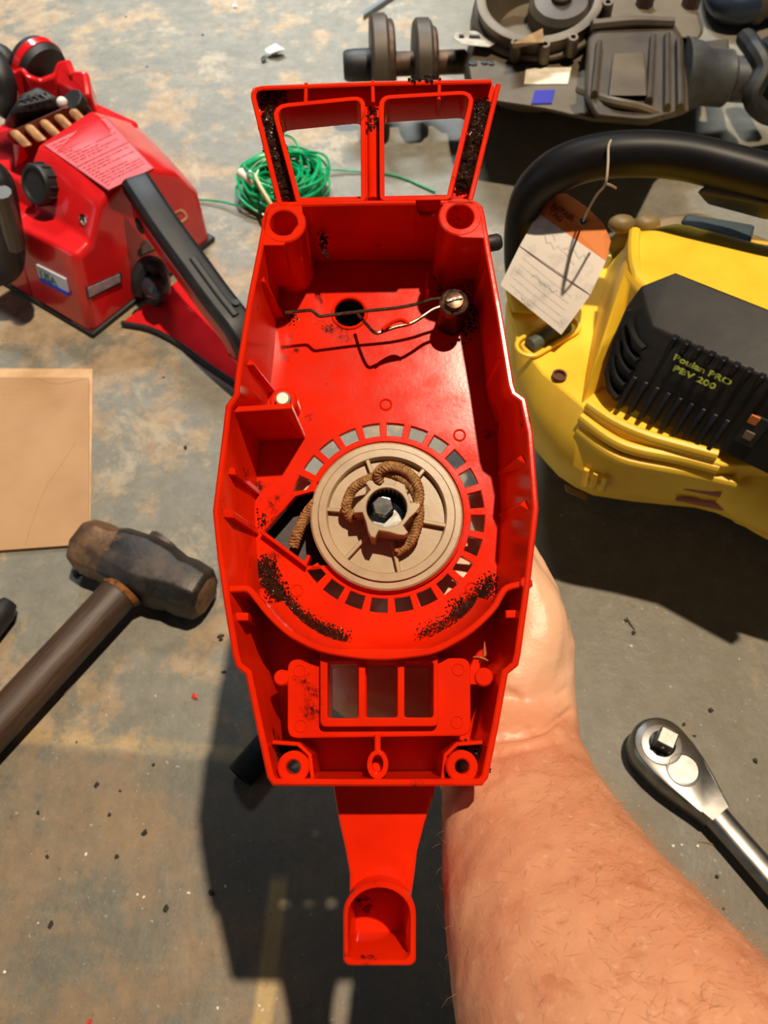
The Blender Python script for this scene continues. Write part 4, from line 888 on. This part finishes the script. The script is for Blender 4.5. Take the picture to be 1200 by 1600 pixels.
    # purge pocket and fuel bulb behind the handle
    mb = MB(); mb.tube(smooth_path([S(219,455,.03), S(220,430,.05), S(232,414,.058), S(246,420,.055), S(252,448,.035), S(238,470,.02)], 4), .009, 10); B(mb, 'rubber_boot', M_BLACK)
    mb = MB(); mb.lathe([(.011, 0), (.0125, .008), (.0105, .018), (.004, .022)], S(236,445,.042), V((-1,.15,.2)), 18); B(mb, 'primer_bulb', mat('blue_black_bulb', (44, 52, 64), rough=.2))
    mb = MB(); mb.tube(smooth_path([S(272,335,.09), S(284,330,.092), S(292,340,.088), S(284,348,.086)], 4), .002, 7); B(mb, 'loop_wire', mat('brass_wire', (150, 84, 48), rough=.5))
make_saw()

# ================================================================== LEAF BLOWER
M_YEL = mat('yellow_blower_plastic', (252, 208, 56), (244, 192, 42), 20, rough=.42, bump=.05)
def make_blower():
    o = W(1010, 760, .0); r = thing('leaf_blower', 'yellow and black handheld leaf blower standing on the floor', 'leaf blower', Matrix.Translation(V((o.x, o.y, 0))))
    B = lambda mb, n, m, **k: mb.build(n, m, r, world=True, **k)
    def ringz(pts, z, n=72): return resample([W(x, y, z) for x, y in pts], n)
    back = lambda d_: [(1420, 560-d_), (1420, 430-d_), (1180, 400-d_), (1000, 400-d_), (880, 430-d_)]
    R1 = [(800,590),(806,640),(825,690),(870,742),(915,772),(984,783),(1104,795),(1150,815),(1200,845),(1420,930)] + back(-40)
    R2 = [(790,545),(800,610),(832,672),(880,722),(925,747),(985,757),(1110,775),(1160,783),(1210,800),(1420,880)] + back(-20)
    R3 = [(788,510),(800,575),(836,630),(890,675),(938,703),(984,722),(1120,750),(1165,745),(1215,760),(1420,840)] + back(-5)
    R4 = [(790,470),(806,525),(846,580),(900,625),(940,660),(985,682),(1130,728),(1190,726),(1230,735),(1420,800)] + back(15)
    low = [(x*.85 + 1080*.15, y*.8 + 640*.2) for x, y in R1]
    mb = MB(); mb.loft([ringz(low, .03), ringz(R1, .088), ringz(R1, .098), ringz(R2, .122), ringz(R3, .145), ringz(R4, .163)]); B(mb, 'fan_housing', M_YEL, smooth=40, bevel=.0015)
    mb = MB(); mb.loft([ringz([(x*.75 + 1080*.25, y*.7 + 640*.3) for x, y in R1], .0), ringz([(x*.8 + 1080*.2, y*.75 + 640*.25) for x, y in R1], .04)]); B(mb, 'inlet_base', M_BLACK)
    mb = MB(); mb.hull([W(x, y, z) for x, y in ((882,756),(918,772),(916,782),(884,768)) for z in (.086, .070)]); B(mb, 'housing_latch', mat('dusty_tan_plastic', (150, 120, 70), rough=.6), bevel=.001)
    # cooling ridges under the cover
    for pts, z in (([(918,632),(960,660),(1008,681),(1060,696),(1120,712)], .166), ([(908,652),(950,684),(990,702),(1060,716),(1122,732)], .157), ([(904,672),(945,704),(984,722),(1070,738),(1150,756)], .147)):
        mb = MB(); mb.tube(smooth_path([W(x, y, z) for x, y in pts], 4), .0046, 10, sx=.8); B(mb, 'cooling_ridge', M_YEL)
    for k in range(3):
        mb = MB(); x = 917 + 15*k; mb.tube([W(x, 733 + 6*k, .128), W(x - 6, 757 + 4*k, .113)], [.0022, .0026], 8); B(mb, 'finger_rib', M_YEL)
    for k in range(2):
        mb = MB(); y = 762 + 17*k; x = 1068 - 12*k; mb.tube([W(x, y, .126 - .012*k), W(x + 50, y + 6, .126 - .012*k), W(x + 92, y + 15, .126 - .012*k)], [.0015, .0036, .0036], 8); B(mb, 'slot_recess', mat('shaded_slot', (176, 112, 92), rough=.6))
    # motor shroud
    S0 = [(905,640),(945,606),(1130,680),(1420,790),(1420,400),(1180,385),(1010,372),(945,420)]
    S1 = [(938,540),(975,520),(1130,590),(1420,700),(1420,395),(1190,375),(1010,352),(962,400)]
    S2 = [(976,420),(990,452),(1120,500),(1420,600),(1420,420),(1200,385),(1060,348),(984,362)]
    S3 = [(988,412),(1000,440),(1120,485),(1420,580),(1420,430),(1200,392),(1062,352),(992,366)]
    mb = MB(); mb.loft([ringz(S0, .16), ringz(S1, .195), ringz(S2, .228), ringz(S3, .233)]); B(mb, 'motor_shroud', M_YEL, smooth=45, bevel=.002, seg=3)
    mb = MB(); mb.tube(smooth_path([W(992,362,.233), W(990,385,.232), W(992,415,.231), W(1000,445,.228)], 4), .004, 10); B(mb, 'shroud_lip', M_YEL)
    # black ribbed cover
    A0, A1 = W(1020,512,.228), W(1225,602,.228); B0 = W(958,628,.168); B1 = B0 + (A1-A0)
    cov = [A0, A1, B0, B1, W(1056,424,.238), W(1000,446,.232), W(978,478,.222), W(955,530,.20), W(942,585,.182), W(945,612,.172), W(1400,560,.238), A0 + (A1-A0)*1.9, B0 + (B1-B0)*1.9]
    mb = MB(); mb.hull(cov); mcov = mat('dusty_black_plastic', (27, 26, 25), (40, 37, 33), 60, rough=.5, bump=.15, spec=.3); cv = B(mb, 'engine_cover', mcov, bevel=.003, seg=3)
    nrm = (A1-A0).cross(B0-A0).normalized(); nrm = nrm if nrm.dot(CAM - A0) > 0 else -nrm
    mnav = mat('navy_black_plastic', (22, 24, 31), (30, 32, 38), 60, rough=.45, spec=.3)
    def fp(u, v): return (A0*(1-u) + A1*u)*(1-v) + (B0*(1-u) + B1*u)*v
    us = (A1-A0).normalized()
    for k in range(9):
        u = .18 + .095*k; p, q = fp(u, -.02), fp(u, .13); mb = MB(); mb.loft([[x - us*.0021 - nrm*.002, x + us*.0021 - nrm*.002, x + us*.0013 + nrm*h, x - us*.0013 + nrm*h] for x, h in ((p, .0040), (p.lerp(q,.5), .0044), (q, .0008))]); mb.build('upper_rib', mnav, cv, world=True, bevel=.0006)
        u = .06 + .095*k; p, q = fp(u, .60), fp(u, 1.02); mb = MB(); mb.loft([[x - us*.0023 - nrm*.002, x + us*.0023 - nrm*.002, x + us*.0014 + nrm*h, x - us*.0014 + nrm*h] for x, h in ((p, .0006), (p.lerp(q,.25), .0042), (q, .0048))]); mb.build('lower_rib', mnav, cv, world=True, bevel=.0006)
    sv = W(955,530,.20); sn_ = (A0-sv).cross(B0-sv).normalized(); sn_ = sn_ if sn_.dot(CAM - sv) > 0 else -sn_
    for k in range(5):
        mb = MB(); mb.tube(smooth_path([on_plane(984 - 8*k, 484 + 24*k, sv + sn_*.003, sn_), on_plane(985 - 8*k, 508 + 22*k, sv + sn_*.003, sn_), on_plane(993 - 9*k, 530 + 20*k, sv + sn_*.003, sn_), on_plane(1006 - 10*k, 545 + 19*k, sv + sn_*.002, sn_)], 4), .0022, 8); mb.build('side_louvre', M_BLACKP, cv, world=True)
    mb = MB(); p = on_plane(1176, 672, A0 + nrm*.0005, nrm); mb.box(p, us*.006, (B0-A0).normalized()*.011, nrm*.002); mb.build('side_opening', M_BLACK, cv, world=True)
    for k, (x, y, c_) in enumerate(((1178,656,(196,110,50)),(1170,680,(120,104,84)))):
        mb = MB(); p = on_plane(x, y, A0 + nrm*.002, nrm); mb.box(p, us*.003, (B0-A0).normalized()*.0032, nrm*.001); mb.build('inner_part', mat('inner_part_%d' % k, c_, rough=.5), cv, world=True, bevel=.0005)
    tp = A0 + nrm*.0022; x0 = on_plane(1051, 561, tp, nrm); x1 = on_plane(1150, 607, tp, nrm); tx = (x1-x0).normalized(); mt = mat('lime_lettering', (206, 226, 96), rough=.4)
    wd = (x1-x0).length
    text_mesh('cover_lettering', 'Poulan PRO', wd*.138, mt, cv, frame(x0, tx, nrm) @ Matrix.Diagonal((1.34,1,1,1)), bold=wd*.0045)
    text_mesh('cover_lettering', 'PBV 200', wd*.138, mt, cv, frame(on_plane(1050, 578, tp, nrm), tx, nrm) @ Matrix.Diagonal((1.42,1,1,1)), bold=wd*.0045)
    # left deck details
    mb = MB(); p, q = W(828, 541, .1655), W(885, 508, .1655); mb.tube([p, q], .0062, 14, sx=.9); B(mb, 'choke_lever', mat('grey_green_lever', (84, 92, 84), rough=.4))
    mb = MB(); ax = (q-p).normalized(); pn = V((-ax.y, ax.x, 0)); pts = [p + (ax*math.cos(t) + pn*math.sin(t))*.0095 for t in [math.pi*(.5 + i/10) for i in range(11)]] + [q + (ax*math.cos(t) + pn*math.sin(t))*.0095 for t in [math.pi*(-.5 + i/10) for i in range(11)]]
    mb.tube(pts, .0016, 8, True); B(mb, 'lever_surround', M_YEL)
    mb = MB(); mb.lathe([(.0052, -.001), (.0052, .0012), (.0038, .0012), (.0034, -.002)], W(874, 587, .165), V((0,0,1)), 20); B(mb, 'screw_well', mat('brown_well', (92, 50, 14), rough=.6))
    mb = MB(); mb.hull([W(x, y, z) for x, y in ((788,452),(838,448),(870,470),(832,492),(798,488)) for z in (.158, .168)]); B(mb, 'deck_pad', M_YEL, bevel=.003)
    # fuel tank lumps and strap clip behind
    mtan = mat('olive_tank', (128, 106, 62), (104, 88, 56), 60, rough=.5)
    mb = MB(); mb.hull([W(x, y, z) for x, y, z in ((940,378,.18),(962,362,.19),(985,352,.19),(1040,335,.20),(1100,330,.20),(1200,372,.20),(1320,430,.20),(1320,500,.16),(960,420,.15))]); B(mb, 'fuel_tank', mtan, bevel=.004, seg=3)
    for x in (972, 1010):
        mb = MB(); mb.ball(W(x, 350, .198), .0095, 14, 8, (1.1,.8,.7)); B(mb, 'tank_lug', mtan)
    mb = MB(); mb.hull([W(x, y, z) for x, y, z in ((1062,350,.222),(1072,334,.225),(1180,352,.225),(1172,382,.222),(1062,350,.205),(1180,352,.205),(1172,382,.205),(1120,362,.226))]); B(mb, 'strap_clip', mat('slate_clip', (52, 66, 72), rough=.6), bevel=.002)
    # handle
    hp = [W(806,440,.165), W(808,395,.19), W(816,340,.222), W(836,295,.245), W(880,262,.262), W(950,243,.272), W(1050,243,.276), W(1150,265,.276), W(1300,310,.27), W(1420,360,.25)]
    mb = MB(); pth = smooth_path(hp, 5); n = len(pth); rad = [.0065 + .0075*min(1, i/(n*.42)) for i in range(n)]; mb.tube(pth, rad, 20, sx=1.25, up=(0,0,1)); B(mb, 'handle', mat('matte_black_handle', (17, 17, 19), (25, 25, 27), 40, rough=.45, spec=.25), smooth=60)
    mb = MB(); mb.hull([W(x, y, z) for x, y, z in ((1085,300,.262),(1110,282,.27),(1200,300,.27),(1260,330,.27),(1200,345,.24),(1100,318,.24))]); B(mb, 'trigger_housing', M_BLACK, bevel=.003)
    # blower tube heading out of frame
    t0, t1 = W(1150, 792, .125), W(1480, 900, .12); mb = MB(); mb.lathe([(.026, 0), (.034, .02), (.036, .06), (.035, (t1-t0).length)], t0 + V((0,.032,0)), t1-t0, 28); B(mb, 'outlet_tube', M_YEL)
    mb = MB(); mb.lathe([(.0048, -.002), (.0048, .002), (.0030, .002), (.0026, -.001)], W(1190, 719, .166), V((0,-.3,1)), 18); B(mb, 'cover_screw', mat('dull_screw', (96, 92, 88), rough=.4, metal=.8))
    return r
blower = make_blower()
# repair tag tied to the blower handle
def make_tag():
    p0 = W(911, 347, .232); r = thing('repair_tag', 'orange and white paper repair tag tied to the blower handle', 'paper tag', Matrix.Translation(p0))
    A = W(853, 311, .235); Bq = W(954, 380, .222); Cq = W(877, 523, .180); nrm = (Bq-A).cross(Cq-A).normalized(); nrm = nrm if nrm.z > 0 else -nrm
    def T(px, py, lift=0):
        p = on_plane(px, py, A, nrm); f = max(0, min(1, (py-330)/190)); return p + nrm*(lift + .004*math.sin(f*math.pi))
    mo = mat('orange_card', (226, 128, 48), (196, 92, 30), 60, .5, .75, rough=.6); mw = NT('written_white_card'); n1 = mw.noise(60, 4); mw.set(Base_Color=mw.mix(mw.math('MULTIPLY', mw.ramp(n1, .55, .68), .5), lin((226, 216, 204)), lin((170, 164, 164))), Roughness=.6)
    def sheet(name, L0, R0, L1, R1, m, n=8, lift=0.0):
        mb = MB(); rings = []
        for i in range(n+1):
            t = i/n; a = (L0[0] + (L1[0]-L0[0])*t, L0[1] + (L1[1]-L0[1])*t); b = (R0[0] + (R1[0]-R0[0])*t, R0[1] + (R1[1]-R0[1])*t)
            rings.append([T(*a, lift), T(*b, lift), T(*b, lift-.0005), T(*a, lift-.0005)])
        mb.loft(rings); return mb.build(name, m, r, world=True, smooth=60)
    mb = MB(); pts = [(841,333),(853,312),(868,303),(884,302),(915,322),(943,350),(954,378),(946,410)]; mb.loft([[T(*p, -.0005) for p in pts], [T(*p) for p in pts]]); oc = mb.build('orange_end', mo, r, world=True, smooth=0)
    wc = sheet('white_panel', (841,333), (946,410), (812,386), (922,462), mw.m); wb = sheet('white_panel', (812,386), (922,462), (782,447), (877,523), mw.m)
    mb = MB(); mb.tube([T(812 + 11*i, 386 + 7.6*i, .0001) for i in range(11)], .0003, 6); mb.build('perforation_line', mat('grey_perforation', (140, 122, 116), rough=.7), r, world=True)
    mb = MB(); mb.tube([T(911 + 5.5*math.cos(t), 347 + 6.5*math.sin(t), .0003) for t in [2*math.pi*i/18 for i in range(18)]], .0006, 6, True); mb.build('eyelet', mat('grey_eyelet', (150, 140, 134), rough=.5), r, world=True)
    mb = MB(); mb.lathe([(.0017, 0), (.0017, .0004)], T(911, 347, .0002), nrm, 14); mb.build('eyelet_hole', M_BLACK, r, world=True)
    ink = mat('brown_ink', (120, 58, 18), rough=.6); tx = (T(946,410) - T(841,333)).normalized()
    s = (T(899, 341) - T(862, 316)).length
    text_mesh('tag_lettering', 'REPAIR', s*.285, ink, r, frame(T(861, 324, .0006), tx, nrm), bold=.0001); text_mesh('tag_lettering', 'TAG', s*.285, ink, r, frame(T(855, 334, .0006), tx, nrm), bold=.0001)
    # faint handwriting and rules
    gk = mat('faded_pen', (184, 176, 172), rough=.7); rd = random.Random(9)
    for (x0, y0, x1, y1) in ((836,352,868,372),(880,385,915,405),(833,432,872,458),(815,465,830,478),(850,372,900,412)):
        mb = MB(); k = 9; mb.tube([T(x0 + (x1-x0)*i/k + rd.uniform(-2,2), y0 + (y1-y0)*i/k + rd.uniform(-5,5), .0003) for i in range(k+1)], .00012, 5); mb.build('pen_stroke', gk, r, world=True)
    for k in range(5):
        f = (k+1)/6; mb = MB(); mb.tube([T((812 + (782-812)*f) + i*9.6, (386 + 61*f) + i*7.6, .0001) for i in range(1, 10)], .00007, 4); mb.build('ruled_line', gk, r, world=True)
    # string up and round the handle
    ms = mat('grey_string', (170, 156, 140), rough=.8)
    mb = MB(); mb.tube(smooth_path([T(911,347,.001), W(918,330,.25), W(932,305,.268), W(946,287,.284), W(950,255,.2915), W(951,228,.290), W(958,215,.283), W(962,214,.27)], 5), .0008, 7); mb.build('string', ms, r, world=True)
    mb = MB(); mb.tube(smooth_path([W(946,287,.284), W(955,290,.279), W(962,294,.268)], 4), .0008, 7); mb.build('string', ms, r, world=True)
make_tag()

# ================================================================== GEARBOX
M_ALU = mat('grimy_cast_aluminium', (112, 99, 80), (82, 72, 58), 14, .38, .68, rough=.55, metal=.35, bump=.3, bscale=120)
M_ALUD = mat('dark_cast_aluminium', (84, 74, 62), (62, 54, 46), 16, rough=.55, metal=.35, bump=.25, bscale=120)
def make_gearbox():
    o = W(900, 150, 0); r = thing('gearbox', 'grimy cast aluminium vehicle gearbox on the floor behind the blower', 'gearbox', Matrix.Translation(V((o.x, o.y, 0))))
    B = lambda mb, n, m, **k: mb.build(n, m, r, world=True, **k)
    def lvl(pts, z, n=60): return resample([W(x, y, z) for x, y in pts], n)
    c0 = [(728,135),(722,100),(735,60),(790,20),(900,10),(1010,20),(1072,60),(1076,175),(1010,196),(925,190),(845,172),(765,160)]
    sh = lambda f: [(900 + (x-900)*f, 110 + (y-110)*f) for x, y in c0]
    mb = MB(); mb.loft([lvl(sh(.8), .0), lvl(sh(.96), .045), lvl(sh(1), .06), lvl(sh(1), .085), lvl(sh(.94), .10)]); B(mb, 'lower_case', M_ALU, bevel=.003, smooth=40)
    # bell housing: ringed opening facing up and toward the viewer
    bc = W(842, 13, .125); ax = V((-.1, -.25, 1)).normalized()
    mb = MB(); mb.lathe([(.074, -.075), (.072, -.02), (.068, .006), (.070, .010), (.070, .017), (.066, .018), (.060, .017), (.057, -.004), (.045, -.03), (.01, -.032)], bc, ax, 48); B(mb, 'bell_housing', M_ALU, smooth=40)
    for rr_, zz in ((.0705, -.002), (.073, -.016)):
        mb = MB(); u = ax.orthogonal().normalized(); b = ax.cross(u); mb.tube([bc + ax*zz + (u*math.cos(t) + b*math.sin(t))*rr_ for t in [2*math.pi*i/40 for i in range(40)]], .004, 8, True); B(mb, 'bell_rib', M_ALU)
    mb = MB(); mb.lathe([(.037, -.032), (.036, -.006), (.030, 0), (.012, .001), (.011, .006), (.002, .006)], bc + V((.026, .012, .004)), ax, 32); B(mb, 'clutch_cover', M_ALUD)
    mb = MB(); mb.lathe([(.010, 0), (.010, .0075), (.007, .009)], bc + V((.026, .012, .004)), ax, 18); B(mb, 'input_shaft', mat('tan_shaft', (140, 104, 78), rough=.5))
    mb = MB(); mb.hull([W(x, y, z) for x, y, z in ((800,68,.135),(848,44,.135),(850,66,.13),(802,76,.128),(800,68,.115),(850,66,.115))]); B(mb, 'bell_pad', mat('tan_oily_pad', (164, 132, 90), (120, 96, 66), 60, rough=.4))
    for k in range(7):
        t = math.radians(200 + 24*k); u = ax.orthogonal().normalized(); b = ax.cross(u); q = bc + ax*.016 + (u*math.cos(t) + b*math.sin(t))*.0745
        mb = MB(); mb.lathe([(.0062, -.018), (.0062, .002), (.0052, .004), (.003, .004), (.0028, .0)], q, ax, 14); B(mb, 'bolt_lug', M_ALU)
    # mounting flange at the left with slots
    mb = MB(); mb.hull([W(x, y, z) for x, y in ((706,58),(712,50),(740,48),(776,56),(778,66),(765,74),(722,70)) for z in (.10, .112)]); fl_ = B(mb, 'mount_flange', mat('pale_machined_metal', (190, 182, 168), (150, 140, 124), 80, rough=.45, metal=.3), bevel=.0015)
    for x0, x1 in ((717,725),(733,750)):
        mb = MB(); mb.tube([W(x0, 57 + (x0-717)*.03, .1125), W(x1, 57 + (x1-717)*.03, .1125)], .0025, 8); mb.build('flange_slot', M_BLACK, fl_, world=True)
    for x, y, rr_ in ((739, 99, .005), (757, 98, .004), (768, 100, .003)):
        mb = MB(); mb.lathe([(rr_, -.002), (rr_, .0012), (rr_*.6, .0014)], W(x, y, .1005), V((0,0,1)), 14); B(mb, 'drain_plug', M_BLACK)
    # stickers on the sloping front
    def sticker(q, z, m, n): 
        mb = MB(); mb.loft([[W(x, y, z) - V((0,0,.003)) for x, y in q], [W(x, y, z) for x, y in q]]); B(mb, n, m, smooth=0)
    sticker(((822,106),(893,105),(887,131),(819,131)), .1012, mat('cream_sticker', (222, 212, 192), (196, 184, 162), 60, rough=.5), 'paper_label'); sticker(((836,141),(867,140),(862,161),(830,162)), .1014, mat('blue_sticker', (44, 40, 150), rough=.4), 'blue_label')
    # squared casing at the right with recessed panel and ribs
    cz = [(918,62),(935,40),(1050,34),(1066,60),(1068,176),(1010,190),(930,182),(914,150)]
    s2 = lambda f: [(990 + (x-990)*f, 110 + (y-110)*f) for x, y in cz]
    mb = MB(); mb.loft([lvl(s2(1.05), .07, 40), lvl(s2(1.0), .13, 40), lvl(s2(.97), .14, 40)]); B(mb, 'gear_case', M_ALUD, bevel=.003, smooth=40)
    mb = MB(); mb.hull([W(x, y, z) for x, y in ((958,84),(1008,82),(1012,150),(950,150)) for z in (.135, .146)]); B(mb, 'case_panel', M_ALU, bevel=.002)
    for pts in (((1020,60),(1014,160)), ((1042,58),(1042,170)), ((936,70),(928,150)), ((1060,66),(1062,170))):
        mb = MB(); mb.tube([W(x, y, .143) for x, y in pts], .006, 8, sx=.6); B(mb, 'case_rib', M_ALUD)
    mb = MB(); mb.tube(smooth_path([W(905,140,.118), W(950,157,.143), W(1000,168,.143), W(1035,182,.135)], 4), .0045, 8); B(mb, 'case_rib', M_ALU)
    mb = MB(); mb.tube(smooth_path([W(925,40,.143), W(990,34,.145), W(1052,36,.143)], 4), .006, 8); B(mb, 'case_rib', M_ALUD)
    # far half of the case running out of the top of the frame
    mb = MB(); mb.hull([W(x, y, z) for x, y in ((930,10),(1040,0),(1075,30),(1100,45),(1095,60),(1070,60),(930,60),(900,-60),(1060,-80)) for z in (.03, .11)]); B(mb, 'tail_case', M_ALU, bevel=.004)
    for x, y in ((1008, 2), (1080, 3)):
        mb = MB(); mb.lathe([(.010, -.01), (.010, .008), (.008, .01)], W(x, y, .115), V((0,0,1)), 6); B(mb, 'case_bolt', mat('rusty_bolt', (70, 46, 40), rough=.6))
    # output at the right
    q0 = W(1060, 118, .075); q1 = W(1170, 125, .07); mb = MB(); mb.lathe([(.040, 0), (.036, .02), (.030, .03), (.030, .055), (.024, .06), (.024, (q1-q0).length)], q0, q1-q0, 28); B(mb, 'output_housing', mat('steel_grey_casting', (96, 98, 98), (74, 74, 74), 30, rough=.4, metal=.5))
    mb = MB(); mb.hull([W(x, y, z) for x, y in ((1090,66),(1138,60),(1140,84),(1094,92)) for z in (.08, .10)]); B(mb, 'sensor_block', M_ALUD, bevel=.002)
    mb = MB(); mb.lathe([(.03, 0), (.036, .006), (.036, .02), (.03, .026)], W(1185, 112, .07), V((1, .1, 0)), 24); B(mb, 'output_flange', M_BLACK)
    mb = MB(); mb.tube(smooth_path([W(1165,60,.09), W(1180,80,.10), W(1192,110,.09), W(1175,152,.07), W(1200,180,.05), W(1240,185,.04)], 4), .011, 10); B(mb, 'rubber_boot', M_BLACK)
    # left output shaft with rusty flanges
    s0 = W(538, 103, .075); s1 = W(740, 96, .075); u = (s1-s0).normalized()
    mb = MB(); mb.lathe([(.014, -.001), (.0165, .003), (.0175, .012), (.0175, .045), (.016, .048)], s0, u, 28); B(mb, 'shaft_stub', M_BLACK)
    mru = mat('rusty_flange', (96, 74, 56), (60, 44, 34), 70, rough=.55, metal=.5, bump=.4)
    for f, R, th in ((.27, .052, .010), (.33, .046, .008), (.60, .046, .010), (.64, .038, .010)):
        c_ = s0.lerp(s1, f); mb = MB(); mb.lathe([(R*.93, -th), (R, -th*.7), (R, th*.7), (R*.93, th)], c_, u, 36); B(mb, 'shaft_flange', mru if f in (.33, .64) else M_ALUD)
    mb = MB(); mb.lathe([(.013, 0), (.013, (s1-s0).length - .05)], s0 + u*.04, u, 20); B(mb, 'drive_shaft', mru)
    for k in range(2):
        mb = MB(); q = W(600 + 70*k, 128, .0); mb.hull([q + V((dx, dy, z)) for dx in (-.012, .012) for dy in (-.02, .02) for z in (0, .028)]); B(mb, 'shaft_chock', M_BLACK)
make_gearbox()
# dark machine part at the far right corner
hz = thing('coolant_hose', 'dark blue-black hose lying in the top right corner behind the gearbox', 'hose', Matrix.Translation(V((W(1190, 0).x, W(1190, 0).y, 0))))
mb = MB(); mb.tube(smooth_path([W(1120,-60,.03), W(1128,-10,.03), W(1150,8,.03), W(1200,-2,.03), W(1290,-30,.03)], 5), .024, 16); mb.build('tube', mat('blue_black_rubber', (34, 46, 62), rough=.4), hz, world=True)
mb = MB(); mb.lathe([(.0262, -.006), (.0272, -.005), (.0272, .005), (.0262, .006)], W(1182, 3, .03), V((1,.1,0)), 24); mb.build('hose_clamp', M_ALUD, hz, world=True)
mb = MB(); p, q = W(568, 28), W(628, -12); p.z = q.z = .004; mb.hull([x + V((0, s*.006, z)) for x in (p, q) for s in (-1, 1) for z in (-.0035, .003)]); o = mb.build('metal_strip', mat('blue_grey_strip', (96, 106, 112), rough=.5), bevel=.001)
tag(o, 'flat blue-grey metal strip at the top edge above the gearbox shaft', 'metal strip')
